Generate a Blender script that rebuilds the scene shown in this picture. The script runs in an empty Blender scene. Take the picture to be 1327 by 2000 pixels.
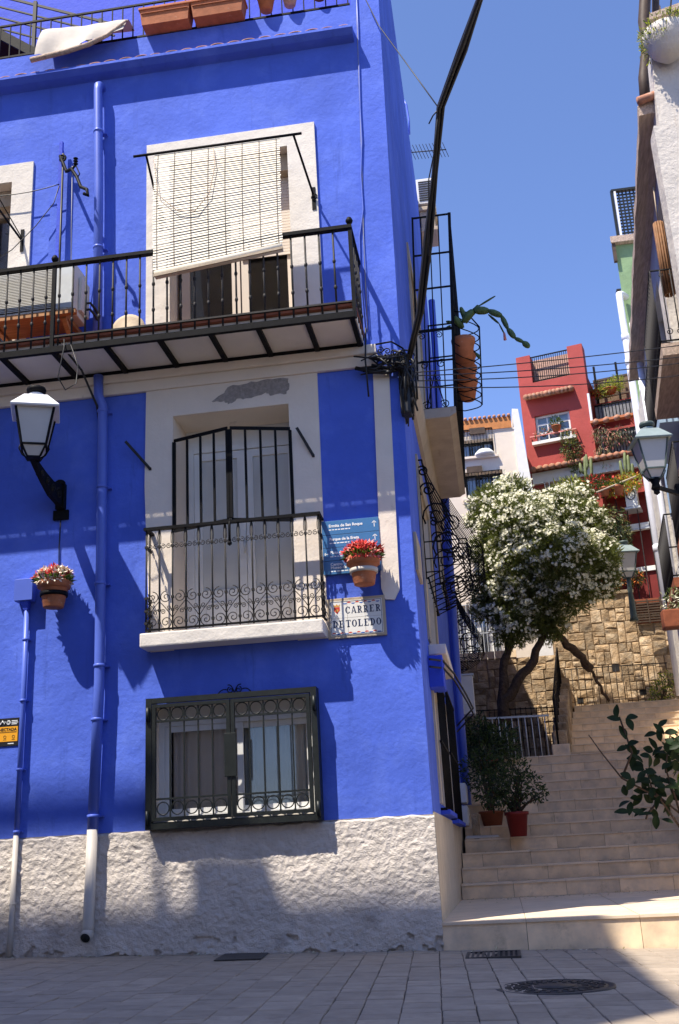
import bpy, bmesh, math, random
from mathutils import Vector, Matrix, noise

# ------------------------------------------------------------------ camera, sky, sun, exposure
SC = bpy.context.scene
COL = SC.collection
FOC, PITCH, ROLL, YAW = 2065.0, 0.315, -0.0537, -0.132
CAM = Vector((0.56, -9.0, 0.735))
def cam_axes():
    cy, sy = math.cos(YAW), math.sin(YAW)
    f0 = Vector((sy, cy, 0)); r0 = Vector((cy, -sy, 0)); u0 = Vector((0, 0, 1))
    f = f0*math.cos(PITCH) + u0*math.sin(PITCH); u = u0*math.cos(PITCH) - f0*math.sin(PITCH)
    c, s = math.cos(ROLL), math.sin(ROLL)
    return r0*c + u*s, u*c - r0*s, f
AX_R, AX_U, AX_F = cam_axes()
cd = bpy.data.cameras.new('camera')
cd.sensor_fit = 'VERTICAL'; cd.sensor_height = 36.0; cd.lens = 36.0*FOC/2000.0
cd.clip_start = 0.05; cd.clip_end = 2000
camo = bpy.data.objects.new('camera', cd); COL.objects.link(camo)
camo.matrix_world = Matrix(((AX_R.x, AX_U.x, -AX_F.x, CAM.x), (AX_R.y, AX_U.y, -AX_F.y, CAM.y), (AX_R.z, AX_U.z, -AX_F.z, CAM.z), (0, 0, 0, 1)))
SC.camera = camo

SUN_TRAVEL = Vector((0.9, 1.0, -2.5)).normalized()
W = bpy.data.worlds.new('World'); SC.world = W; W.use_nodes = True
nt = W.node_tree; nt.nodes.clear()
sky = nt.nodes.new('ShaderNodeTexSky'); sky.sky_type = 'NISHITA'; sky.sun_disc = False
sky.sun_elevation = math.asin(-SUN_TRAVEL.z); sky.sun_rotation = math.atan2(-SUN_TRAVEL.x, -SUN_TRAVEL.y)
sky.altitude = 0; sky.air_density = 0.9; sky.dust_density = 0.25; sky.ozone_density = 10.0
bg = nt.nodes.new('ShaderNodeBackground'); bg.inputs['Strength'].default_value = 0.107
ow = nt.nodes.new('ShaderNodeOutputWorld')
tint = nt.nodes.new('ShaderNodeMix'); tint.data_type = 'RGBA'; tint.blend_type = 'MULTIPLY'; tint.inputs['Factor'].default_value = 1.0; tint.inputs['B'].default_value = (1.11, .925, .93, 1)   # the photograph's warm white balance
nt.links.new(sky.outputs[0], tint.inputs['A']); nt.links.new(tint.outputs['Result'], bg.inputs[0]); nt.links.new(bg.outputs[0], ow.inputs[0])
sl = bpy.data.lights.new('sun', 'SUN'); sl.energy = 3.3; sl.angle = math.radians(0.53); sl.color = (1.0, 0.92, 0.80)
so = bpy.data.objects.new('sun', sl); COL.objects.link(so)
so.rotation_euler = SUN_TRAVEL.to_track_quat('-Z', 'Y').to_euler(); so.location = (-10, -12, 30)
SC.view_settings.view_transform = 'Standard'; SC.view_settings.look = 'None'
SC.view_settings.exposure = 1.42; SC.view_settings.gamma = 1.0; SC.view_settings.use_curve_mapping = False
SC.cycles.max_bounces = 8; SC.cycles.diffuse_bounces = 4; SC.cycles.transparent_max_bounces = 16
SC.cycles.sample_clamp_indirect = 6.0

random.seed(7)
PI = math.pi
# ------------------------------------------------------------------ survey helpers (a sight line met with a real wall plane)
def ray(px, py): return AX_F + AX_R*((px-663.5)/FOC) - AX_U*((py-1000)/FOC)
def P(px, py, y):
    d = ray(px, py); return CAM + d*((y-CAM.y)/d.y)
def PX(px, py, x):
    d = ray(px, py); return CAM + d*((x-CAM.x)/d.x)
def PZ(px, py, z):
    d = ray(px, py); return CAM + d*((z-CAM.z)/d.z)
def PP(px, py, p0, ux):                       # on the vertical plane through p0 with direction ux: (u, z)
    n = Vector((ux[1], -ux[0], 0)); p0 = Vector(p0); d = ray(px, py)
    q = CAM + d*((p0-CAM).dot(n)/d.dot(n)); return ((q-p0).dot(Vector((ux[0], ux[1], 0))), q.z)

# ------------------------------------------------------------------ materials
MATS = {}
def mat(name, col, rough=0.7, vary=0.0, vscale=3.0, bump=0.0, bscale=40.0, bdist=0.01, metal=0.0, spec=0.3, objvar=0.0, dirt=None, detail=4, stretch=None, second=None):
    m = bpy.data.materials.new(name); m.use_nodes = True; t = m.node_tree; n = t.nodes; L = t.links
    b = n['Principled BSDF']; b.inputs['Roughness'].default_value = rough; b.inputs['Metallic'].default_value = metal
    b.inputs['Specular IOR Level'].default_value = spec
    tc = n.new('ShaderNodeTexCoord'); src = tc.outputs['Object']
    if objvar or stretch:
        mp = n.new('ShaderNodeMapping'); L.new(src, mp.inputs[0])
        if stretch: mp.inputs['Scale'].default_value = stretch
        if objvar:
            oi0 = n.new('ShaderNodeObjectInfo'); mm = n.new('ShaderNodeMath'); mm.operation = 'MULTIPLY'; mm.inputs[1].default_value = 37.0
            L.new(oi0.outputs['Random'], mm.inputs[0]); cx = n.new('ShaderNodeCombineXYZ')
            for i in range(3): L.new(mm.outputs[0], cx.inputs[i])
            L.new(cx.outputs[0], mp.inputs['Location'])
        src = mp.outputs[0]
    cur = None
    rgb = n.new('ShaderNodeRGB'); rgb.outputs[0].default_value = (*col, 1); cur = rgb.outputs[0]
    if second:                                  # blotches of another colour: (colour, scale, low, high)
        nz = n.new('ShaderNodeTexNoise'); nz.inputs['Scale'].default_value = second[1]; nz.inputs['Detail'].default_value = 6; nz.inputs['Roughness'].default_value = .65
        L.new(src, nz.inputs['Vector'])
        r = n.new('ShaderNodeMapRange'); r.inputs[1].default_value = second[2]; r.inputs[2].default_value = second[3]; L.new(nz.outputs['Fac'], r.inputs[0])
        mx = n.new('ShaderNodeMix'); mx.data_type = 'RGBA'; L.new(r.outputs[0], mx.inputs['Factor']); L.new(cur, mx.inputs['A']); mx.inputs['B'].default_value = (*second[0], 1); cur = mx.outputs['Result']
    if vary:
        nz = n.new('ShaderNodeTexNoise'); nz.inputs['Scale'].default_value = vscale; nz.inputs['Detail'].default_value = detail; nz.inputs['Roughness'].default_value = .6
        L.new(src, nz.inputs['Vector'])
        r = n.new('ShaderNodeMapRange'); r.inputs[1].default_value = .3; r.inputs[2].default_value = .7; r.inputs[3].default_value = 1-vary; r.inputs[4].default_value = 1+vary
        L.new(nz.outputs['Fac'], r.inputs[0])
        hs = n.new('ShaderNodeHueSaturation'); L.new(cur, hs.inputs['Color']); L.new(r.outputs[0], hs.inputs['Value']); cur = hs.outputs[0]
    if objvar:
        oi = n.new('ShaderNodeObjectInfo'); r = n.new('ShaderNodeMapRange'); r.inputs[3].default_value = 1-objvar; r.inputs[4].default_value = 1+objvar
        L.new(oi.outputs['Random'], r.inputs[0]); hs = n.new('ShaderNodeHueSaturation'); L.new(cur, hs.inputs['Color']); L.new(r.outputs[0], hs.inputs['Value']); cur = hs.outputs[0]
    if dirt:                                    # grimy streaks and stains with a shape of their own
        nz = n.new('ShaderNodeTexNoise'); nz.inputs['Scale'].default_value = dirt[1]; nz.inputs['Detail'].default_value = 8; nz.inputs['Roughness'].default_value = .7
        mp2 = n.new('ShaderNodeMapping'); mp2.inputs['Scale'].default_value = dirt[3] if len(dirt) > 3 else (1, 1, 1); L.new(tc.outputs['Object'], mp2.inputs[0]); L.new(mp2.outputs[0], nz.inputs['Vector'])
        r = n.new('ShaderNodeMapRange'); r.inputs[1].default_value = dirt[2]; r.inputs[2].default_value = dirt[2]+.18; L.new(nz.outputs['Fac'], r.inputs[0])
        mx = n.new('ShaderNodeMix'); mx.data_type = 'RGBA'; L.new(r.outputs[0], mx.inputs['Factor']); L.new(cur, mx.inputs['A']); mx.inputs['B'].default_value = (*dirt[0], 1); cur = mx.outputs['Result']
    L.new(cur, b.inputs['Base Color'])
    if bump:
        nz = n.new('ShaderNodeTexNoise'); nz.inputs['Scale'].default_value = bscale; nz.inputs['Detail'].default_value = 6; nz.inputs['Roughness'].default_value = .6
        L.new(src, nz.inputs['Vector'])
        nz2 = n.new('ShaderNodeTexNoise'); nz2.inputs['Scale'].default_value = bscale*.16; nz2.inputs['Detail'].default_value = 3; L.new(src, nz2.inputs['Vector'])
        ad = n.new('ShaderNodeMath'); ad.operation = 'MULTIPLY_ADD'; ad.inputs[1].default_value = 2.5; L.new(nz2.outputs['Fac'], ad.inputs[0]); L.new(nz.outputs['Fac'], ad.inputs[2])
        bp = n.new('ShaderNodeBump'); bp.inputs['Strength'].default_value = bump; bp.inputs['Distance'].default_value = bdist
        L.new(ad.outputs[0], bp.inputs['Height']); L.new(bp.outputs[0], b.inputs['Normal'])
    MATS[name] = m; return m
def leafmat(name, col, rough=.5, trans=.25, vary=.35):
    m = mat(name, col, rough, vary=vary, vscale=9, spec=.35); t = m.node_tree; n = t.nodes; L = t.links; b = n['Principled BSDF']
    tr = n.new('ShaderNodeBsdfTranslucent'); tr.inputs[0].default_value = (min(1, col[0]*1.8+.02), min(1, col[1]*1.9+.02), col[2]*.8, 1)
    mx = n.new('ShaderNodeMixShader'); mx.inputs[0].default_value = trans
    L.new(b.outputs[0], mx.inputs[1]); L.new(tr.outputs[0], mx.inputs[2]); L.new(mx.outputs[0], n['Material Output'].inputs[0]); return m
def glassmat(name, tint=(.75, .8, .8), base=.1):
    m = bpy.data.materials.new(name); m.use_nodes = True; t = m.node_tree; n = t.nodes; L = t.links; n.remove(n['Principled BSDF'])
    tr = n.new('ShaderNodeBsdfTransparent'); tr.inputs[0].default_value = (*tint, 1)
    gl = n.new('ShaderNodeBsdfGlossy'); gl.inputs['Roughness'].default_value = .02
    fr = n.new('ShaderNodeFresnel'); fr.inputs[0].default_value = 1.5
    ad = n.new('ShaderNodeMath'); ad.operation = 'ADD'; ad.inputs[1].default_value = base; L.new(fr.outputs[0], ad.inputs[0])
    mx = n.new('ShaderNodeMixShader'); L.new(ad.outputs[0], mx.inputs[0]); L.new(tr.outputs[0], mx.inputs[1]); L.new(gl.outputs[0], mx.inputs[2])
    L.new(mx.outputs[0], n['Material Output'].inputs[0]); MATS[name] = m; return m

BLUE = (.078, .142, .60)
mat('blue_paint', BLUE, .82, vary=.15, vscale=1.1, detail=7, bump=.5, bscale=19, bdist=.011, spec=.2, second=((.115, .19, .66), 2.3, .5, .75), dirt=((.052, .098, .42), 2.6, .57, (2.4, 2.4, .28)))
mat('blue_deep', (.045, .085, .56), .7, vary=.1, vscale=2, bump=.4, bscale=30, spec=.2)
mat('blue_pipe', (.085, .14, .55), .42, vary=.05, vscale=5, spec=.4)
mat('white_plaster', (.70, .65, .58), .8, vary=.05, vscale=3, bump=.35, bscale=45, dirt=((.38, .33, .27), 3.2, .66, (1.6, 1.6, .6)))
mat('trim_plaster', (.74, .65, .55), .8, vary=.05, vscale=3, bump=.3, bscale=40, dirt=((.36, .31, .26), 3.0, .64, (1.5, 1.5, .5)))
mat('rough_plaster', (.67, .605, .54), .92, vary=.13, vscale=4, bump=.9, bscale=105, bdist=.016, dirt=((.40, .355, .32), 2.2, .58), spec=.1)
mat('bare_mortar', (.30, .27, .25), .95, vary=.22, vscale=30, bump=.8, bscale=90)
mat('tan_moulding', (.45, .365, .265), .85, vary=.12, vscale=4, bump=.35, bscale=40, dirt=((.27, .21, .15), 4, .6, (2, .5, 2)))
mat('tan_render', (.52, .44, .33), .85, vary=.1, vscale=4, bump=.4, bscale=30, dirt=((.33, .26, .18), 5, .58, (1, 2.5, .6)))
mat('black_iron', (.008, .008, .009), .55, vary=.25, vscale=30, spec=.08, bump=.2, bscale=80, bdist=.003)
mat('weathered_iron', (.022, .020, .019), .6, vary=.35, vscale=25, spec=.25, second=((.10, .065, .04), 40, .62, .75))
mat('grille_paint', (.013, .016, .015), .42, vary=.25, vscale=20, spec=.3)
mat('green_iron', (.06, .085, .08), .5, vary=.2, vscale=14, spec=.4)
mat('pale_metal', (.52, .54, .54), .4, vary=.08, vscale=9, metal=.15)
mat('pvc_white', (.70, .70, .68), .4, vary=.04, vscale=4)
mat('cream_paint', (.66, .58, .50), .5, vary=.05, vscale=3)
mat('ac_cream', (.62, .60, .54), .5, vary=.05, vscale=6, dirt=((.42, .38, .31), 5, .66))
mat('dark_gap', (.02, .02, .022), .8)
mat('room_dark', (.06, .055, .05), .9)
mat('terracotta', (.42, .145, .065), .8, vary=.16, vscale=12, bump=.2, bscale=60, objvar=.12, dirt=((.5, .36, .27), 11, .62))
mat('terracotta_dark', (.25, .075, .035), .75, vary=.15, vscale=10, bump=.2, bscale=60)
mat('roof_tile', (.40, .19, .12), .85, vary=.22, vscale=14, bump=.3, bscale=50, objvar=.2, second=((.46, .36, .30), 10, .55, .72))
mat('blind_slat', (.66, .60, .48), .6, vary=.08, vscale=6, objvar=.06)
mat('wood_orange', (.40, .19, .075), .6, vary=.25, vscale=4, stretch=(1, 8, 8))
mat('wood_grey', (.44, .335, .26), .85, vary=.3, vscale=4, bump=.5, bscale=30, stretch=(9, 1, 9))
mat('reed_brown', (.20, .095, .04), .7, vary=.3, vscale=12)
mat('wood_brown', (.07, .045, .03), .6, vary=.3, vscale=8)
mat('frosted_pane', (.55, .545, .51), .22, vary=.05, vscale=3, spec=.35)
mat('curtain_beige', (.60, .51, .43), .9, vary=.08, vscale=3)
mat('curtain_grey', (.80, .79, .75), .9, vary=.06, vscale=3)
mat('curtain_dim', (.46, .47, .44), .9, vary=.1, vscale=3)
mat('cloth', (.52, .475, .42), .9, vary=.08, vscale=5, bump=.3, bscale=30)
mat('cable_black', (.012, .012, .013), .5, spec=.4)
mat('cable_grey', (.30, .30, .32), .5)
mat('stair_tile', (.82, .62, .40), .55, vary=.16, vscale=5, bump=.12, bscale=60, bdist=.004, objvar=.10, spec=.3, dirt=((.42, .315, .20), 3.5, .58), second=((.60, .48, .35), 3, .45, .7))
mat('tread_tile', (.72, .58, .42), .5, vary=.1, vscale=5, bump=.1, bscale=60, bdist=.004, objvar=.06, spec=.3, dirt=((.36, .28, .19), 5, .60))
mat('joint', (.16, .125, .09), .95, vary=.2, vscale=20)
mat('paver', (.34, .28, .215), .75, vary=.13, vscale=9, bump=.25, bscale=90, bdist=.005, objvar=.13, spec=.3, dirt=((.21, .17, .13), 3, .56))
mat('paver_joint', (.085, .072, .058), .95, vary=.3, vscale=40, bump=.3, bscale=80)
mat('cast_iron', (.06, .055, .052), .55, vary=.25, vscale=25, metal=.35, bump=.3, bscale=60, objvar=.1)
mat('stone', (.37, .258, .15), .9, vary=.28, vscale=7, bump=.9, bscale=34, bdist=.02, objvar=.34, second=((.46, .37, .26), 5, .45, .7), dirt=((.20, .13, .07), 4, .6))
mat('stone_joint', (.30, .205, .115), .95, vary=.25, vscale=16, bump=.5, bscale=40)
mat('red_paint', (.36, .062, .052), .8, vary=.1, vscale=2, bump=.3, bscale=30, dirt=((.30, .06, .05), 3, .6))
mat('red_paint_shaded', (.17, .022, .02), .8, vary=.15, vscale=3)  # red wall colour darkened to stand for the shade on the terrace wall
mat('house_cream', (.72, .62, .50), .85, vary=.06, vscale=1.5, bump=.25, bscale=30, dirt=((.55, .45, .35), 2, .66))
mat('house_white', (.74, .72, .68), .85, vary=.05, vscale=2, bump=.3, bscale=30, dirt=((.5, .46, .4), 2.5, .66))
mat('old_white', (.58, .535, .475), .9, vary=.08, vscale=3, bump=.6, bscale=22, bdist=.02, dirt=((.42, .29, .17), 2.2, .57, (2.5, 2.5, .5)))
mat('green_wall', (.20, .30, .155), .85, vary=.15, vscale=2.5, bump=.5, bscale=24, dirt=((.27, .33, .24), 3, .6))
mat('pale_blue_wall', (.36, .50, .66), .85, vary=.08, vscale=3)
mat('orange_eave', (.52, .20, .06), .7, vary=.2, vscale=6)
mat('reed', (.17, .115, .075), .9, vary=.45, vscale=16, stretch=(1, 1, 9), bump=.6, bscale=30)
mat('reed_pink', (.50, .31, .24), .9, vary=.25, vscale=16)
mat('grey_fabric', (.20, .195, .20), .9, vary=.25, vscale=9)
mat('bark', (.075, .05, .034), .95, vary=.4, vscale=20, bump=1.0, bscale=40, bdist=.02)
mat('soil', (.05, .035, .025), .95, vary=.3, vscale=30)
mat('grey_plastic', (.48, .44, .39), .5, vary=.06, vscale=8)
mat('lamp_glass', (.50, .48, .45), .35, vary=.04, vscale=5, spec=.4)
mat('lamp_roof_white', (.72, .73, .74), .35, vary=.05, vscale=8)
mat('lamp_roof_green', (.22, .27, .27), .4, vary=.1, vscale=10)
mat('sign_teal', (.05, .16, .34), .3, vary=.05, vscale=4, spec=.5)
mat('sign_white', (.78, .80, .80), .5)
mat('sign_black', (.018, .018, .02), .4)
mat('sign_yellow', (.80, .36, .02), .5)
mat('tile_white', (.74, .72, .66), .25, vary=.04, vscale=8, spec=.5)
mat('letter_navy', (.018, .03, .075), .4)
mat('tile_red', (.55, .06, .03), .4)
mat('tile_blue', (.06, .14, .42), .4)
mat('crest_gold', (.60, .30, .06), .4)
mat('white_pipe', (.68, .69, .74), .4, vary=.05, vscale=5)
mat('red_pot', (.22, .022, .018), .5, vary=.1, vscale=6)
mat('pale_curtain', (.42, .50, .58), .9, vary=.12, vscale=3)
mat('flower_red', (.60, .045, .035), .6, vary=.2, vscale=25)
mat('flower_pink', (.70, .26, .22), .6, vary=.2, vscale=25)
mat('flower_cream', (.78, .66, .52), .6, vary=.12, vscale=25)
mat('flower_orange', (.75, .22, .04), .6, vary=.2, vscale=25)
leafmat('oleander_leaf', (.098, .115, .030), .5, .28)
leafmat('leaf_dark', (.022, .042, .016), .35, .12)
leafmat('leaf_mid', (.058, .095, .025), .5, .25)
leafmat('leaf_lime', (.30, .33, .03), .5, .35)
leafmat('leaf_dry', (.26, .24, .11), .7, .25)
leafmat('leaf_grey', (.16, .19, .11), .7, .25)
leafmat('cactus', (.075, .12, .035), .5, .1); leafmat('pale_cactus', (.17, .20, .085), .6, .1)
leafmat('rubber_leaf', (.016, .030, .011), .5, .08)
MATS['rubber_leaf'].node_tree.nodes['Principled BSDF'].inputs['Specular IOR Level'].default_value = .12
leafmat('petal_white', (.80, .77, .62), .6, .25, .10)
glassmat('glass', (.96, .97, .97), .01); glassmat('glass_reflect', (.94, .96, .96), .03)

# ------------------------------------------------------------------ mesh builder
WO = {}
def wo(o): return WO.get(o.name, Vector((0, 0, 0))) if o is not None else Vector((0, 0, 0))
STUFF = {'scroll', 'small_print', 'weeds', 'crest_scroll', 'cord', 'stems', 'cage_scroll', 'bracket_scroll', 'lettering', 'flowers', 'leaves', 'foliage', 'blossom', 'logo', 'emblem', 'insulator', 'plants'}
def tag(o, label=None, cat=None, group=None, kind=None):
    if label: o['label'] = label
    if cat: o['category'] = cat
    if group: o['group'] = group
    if kind: o['kind'] = kind
    elif o.name.split('.')[0] in STUFF: o['kind'] = 'stuff'
    return o
def thing(name, label, cat, loc=(0, 0, 0), group=None):
    o = bpy.data.objects.new(name, None); COL.objects.link(o); o.location = loc; o.empty_display_size = .1
    WO[o.name] = Vector(loc); return tag(o, label, cat, group)
def inst(name, me, parent, loc=(0, 0, 0), rot=None, scale=None):          # loc in world
    o = bpy.data.objects.new(name, me); COL.objects.link(o)
    if parent is not None: o.parent = parent
    o.location = Vector(loc) - wo(parent); WO[o.name] = Vector(loc)
    if rot: o.rotation_euler = rot
    if scale: o.scale = scale
    return tag(o)
def copy_tree(src, loc, rotz=None, parent=None):
    c = src.copy(); COL.objects.link(c)
    if parent is not None: c.parent = parent
    else:
        c.location = loc
        if rotz is not None: c.rotation_euler = (0, 0, rotz)
        WO[c.name] = Vector(loc)
    for ch in list(src.children): copy_tree(ch, None, None, c)
    return c

class MB:
    def __init__(s): s.v = []; s.f = []; s.m = []; s.mats = []; s.sm = []
    def mi(s, m):
        if m is None: return 0
        if m not in s.mats: s.mats.append(m)
        return s.mats.index(m)
    def add(s, vs, fs, m=None, smooth=False):
        k = len(s.v); s.v.extend([tuple(p) for p in vs]); i = s.mi(m)
        for f in fs: s.f.append([a+k for a in f]); s.m.append(i); s.sm.append(smooth)
        return s
    def box(s, x0, x1, y0, y1, z0, z1, m=None):
        return s.add([(x, y, z) for z in (z0, z1) for y in (y0, y1) for x in (x0, x1)], [(0, 2, 3, 1), (4, 5, 7, 6), (0, 1, 5, 4), (2, 6, 7, 3), (0, 4, 6, 2), (1, 3, 7, 5)], m)
    def obox(s, a, b, w, h, up=(0, 0, 1), m=None):                         # bar from a to b with section w (side) x h (up)
        a = Vector(a); b = Vector(b); d = (b-a).normalized(); u = Vector(up)
        if abs(d.dot(u)) > .98: u = Vector((0, 1, 0)) if abs(d.y) < .9 else Vector((1, 0, 0))
        r = d.cross(u).normalized(); u = r.cross(d)
        vs = [p + r*sx*w/2 + u*sz*h/2 for p in (a, b) for sz in (-1, 1) for sx in (-1, 1)]
        return s.add(vs, [(0, 2, 3, 1), (4, 5, 7, 6), (0, 1, 5, 4), (2, 6, 7, 3), (0, 4, 6, 2), (1, 3, 7, 5)], m)
    def bbox(s, x0, x1, y0, y1, z0, z1, b=.01, m=None):                     # box with chamfered edges
        bm = bmesh.new(); bmesh.ops.create_cube(bm, size=1.0)
        for v in bm.verts: v.co = Vector(((x0+x1)/2+v.co.x*(x1-x0), (y0+y1)/2+v.co.y*(y1-y0), (z0+z1)/2+v.co.z*(z1-z0)))
        bmesh.ops.bevel(bm, geom=bm.edges[:], offset=b, segments=2, affect='EDGES', profile=.6)
        bm.verts.index_update(); s.add([v.co for v in bm.verts], [[v.index for v in f.verts] for f in bm.faces], m); bm.free(); return s
    def tube(s, pts, r, n=6, m=None, cap=True, smooth=True, closed=False):
        pts = [Vector(p) for p in pts]; N = len(pts)
        rr = r if isinstance(r, (list, tuple)) else [r]*N
        t0 = (pts[1]-pts[0]).normalized(); u = Vector((0, 0, 1)) if abs(t0.z) < .9 else Vector((1, 0, 0))
        u = (u - t0*u.dot(t0)).normalized(); vs = []
        for i, p in enumerate(pts):
            if closed: t = pts[(i+1) % N]-pts[i-1]
            else: t = pts[min(i+1, N-1)]-pts[max(i-1, 0)]
            t = t.normalized() if t.length > 1e-9 else t0
            u = u - t*u.dot(t); u = u.normalized() if u.length > 1e-6 else Vector((1, 0, 0)); w = t.cross(u)
            for k in range(n):
                a = 2*PI*k/n; vs.append(p + (u*math.cos(a)+w*math.sin(a))*rr[i])
        fs = []
        for i in range(N if closed else N-1):
            j = (i+1) % N
            for k in range(n): fs.append((i*n+k, i*n+(k+1) % n, j*n+(k+1) % n, j*n+k))
        if cap and not closed: fs.append(tuple(range(n-1, -1, -1))); fs.append(tuple((N-1)*n+k for k in range(n)))
        return s.add(vs, fs, m, smooth)
    def lathe(s, prof, c=(0, 0, 0), n=16, m=None, smooth=True, axis='z'):
        vs = []; c = Vector(c)
        for r, z in prof:
            for k in range(n):
                a = 2*PI*k/n; q = Vector((r*math.cos(a), r*math.sin(a), z))
                if axis == 'y': q = Vector((q.x, q.z, q.y))
                if axis == 'x': q = Vector((q.z, q.x, q.y))
                vs.append(c+q)
        fs = [(i*n+k, i*n+(k+1) % n, (i+1)*n+(k+1) % n, (i+1)*n+k) for i in range(len(prof)-1) for k in range(n)]
        fs.append(tuple(range(n-1, -1, -1))); fs.append(tuple((len(prof)-1)*n+k for k in range(n)))
        return s.add(vs, fs, m, smooth)
    def prism(s, poly, off, m=None):                                        # polygon of 3-D points pushed along off
        n = len(poly); off = Vector(off); vs = [Vector(p) for p in poly] + [Vector(p)+off for p in poly]
        return s.add(vs, [tuple(range(n-1, -1, -1)), tuple(range(n, 2*n))] + [(i, (i+1) % n, n+(i+1) % n, n+i) for i in range(n)], m)
    def quad(s, *p, m=None): return s.add(p, [tuple(range(len(p)))], m)
    def mesh(s, name, mt, origin=(0, 0, 0)):
        me = bpy.data.meshes.new(name); o = Vector(origin)
        me.from_pydata([(a[0]-o.x, a[1]-o.y, a[2]-o.z) for a in s.v], [], s.f); me.update()
        for m in (s.mats or [mt]): me.materials.append(MATS[m])
        me.polygons.foreach_set('material_index', s.m); me.polygons.foreach_set('use_smooth', s.sm)
        return me
    def build(s, name, mt, parent=None, label=None, cat=None, group=None, kind=None, recalc=True, at=None):
        me = s.mesh(name, mt, wo(parent) if at is None else at)
        if recalc:
            bm = bmesh.new(); bm.from_mesh(me); bmesh.ops.recalc_face_normals(bm, faces=bm.faces[:]); bm.to_mesh(me); bm.free()
        o = bpy.data.objects.new(name, me); COL.objects.link(o)
        if parent is not None: o.parent = parent
        WO[o.name] = wo(parent)
        if at is not None: o.location = Vector(at)-wo(parent); WO[o.name] = Vector(at)
        return tag(o, label, cat, group, kind)

def holed(mb, fn, u0, u1, v0, v1, holes, depth, m=None, extra_u=(), extra_v=(), rm=None):   # wall sheet with reveals; fn(u, v, d)
    us = sorted({u0, u1, *extra_u, *[h[0] for h in holes], *[h[1] for h in holes]}); vs = sorted({v0, v1, *extra_v, *[h[2] for h in holes], *[h[3] for h in holes]})
    us = [u for u in us if u0 <= u <= u1]; vs = [v for v in vs if v0 <= v <= v1]
    for i in range(len(us)-1):
        for j in range(len(vs)-1):
            cu, cv = (us[i]+us[i+1])/2, (vs[j]+vs[j+1])/2
            if any(h[0] < cu < h[1] and h[2] < cv < h[3] for h in holes): continue
            mb.add([fn(us[i], vs[j], 0), fn(us[i+1], vs[j], 0), fn(us[i+1], vs[j+1], 0), fn(us[i], vs[j+1], 0)], [(0, 1, 2, 3)], m)
    for h in holes:
        a, b, c, d = h[:4]; dp = h[4] if len(h) > 4 else depth
        for (p, q) in (((a, c), (b, c)), ((b, c), (b, d)), ((b, d), (a, d)), ((a, d), (a, c))):
            mb.add([fn(*p, 0), fn(*q, 0), fn(*q, dp), fn(*p, dp)], [(0, 1, 2, 3)], rm or m)
def spiral(cx, cz, r0, r1, a0, turns, y, n=18, flip=1):
    return [(cx+flip*(r0+(r1-r0)*i/n)*math.cos(a0+turns*2*PI*i/n), y, cz+(r0+(r1-r0)*i/n)*math.sin(a0+turns*2*PI*i/n)) for i in range(n+1)]
def circle(cx, cz, r, y, n=16): return [(cx+r*math.cos(2*PI*i/n), y, cz+r*math.sin(2*PI*i/n)) for i in range(n)]
def bez(a, b, c, n=12):
    a, b, c = Vector(a), Vector(b), Vector(c); return [a*(1-t)**2+b*2*t*(1-t)+c*t*t for t in [i/n for i in range(n+1)]]
def sag(a, b, s, n=14):
    a, b = Vector(a), Vector(b); return [a.lerp(b, i/n)-Vector((0, 0, s*4*(i/n)*(1-i/n))) for i in range(n+1)]
def text(name, s, size, x, z, y, mt, parent, bold=.0, align='LEFT', axis='front', squash=1.0, ux=None):
    c = bpy.data.curves.new(name, 'FONT'); c.body = s; c.size = size; c.offset = bold; c.align_x = align; c.extrude = .0008; c.resolution_u = 3
    t = bpy.data.objects.new(name+'_tmp', c); me = bpy.data.meshes.new_from_object(t); bpy.data.objects.remove(t)
    for v in me.vertices:
        q = v.co.copy(); v.co = Vector((q.x*squash, -q.z, q.y))
    me.materials.clear(); me.materials.append(MATS[mt]); me.name = name
    return inst(name, me, parent, (x, y, z))
def leaf(mb, p, d, nrm, L, w, m=None, fold=.25):
    d = Vector(d).normalized(); s = d.cross(nrm); s = s.normalized() if s.length > 1e-5 else Vector((1, 0, 0)); n = s.cross(d); p = Vector(p)
    a, b = p + d*L*.5 + s*w/2 - n*w*fold, p + d*L*.5 - s*w/2 - n*w*fold
    mb.add([p, a, p+d*L, b], [(0, 1, 2), (0, 2, 3)], m)
def rv(rng=random):
    while True:
        v = Vector((rng.uniform(-1, 1), rng.uniform(-1, 1), rng.uniform(-1, 1)))
        if .05 < v.length < 1: return v.normalized()
def blob(mb, c, r, n, L, w, rng, mlist=(None,), droop=0.0, shell=.55, outward=.6):
    c = Vector(c); r = Vector(r) if not isinstance(r, (int, float)) else Vector((r, r, r))
    for i in range(n):
        d = rv(rng); k = rng.random()**.5*(1-shell)+shell*rng.random()**.35
        p = c + Vector((d.x*r.x, d.y*r.y, d.z*r.z))*k
        dr = (d*outward + rv(rng)*(1.1-outward) + Vector((0, 0, -droop))).normalized()
        leaf(mb, p, dr, rv(rng), L*rng.uniform(.6, 1.25), w*rng.uniform(.7, 1.2), rng.choice(mlist))
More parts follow.
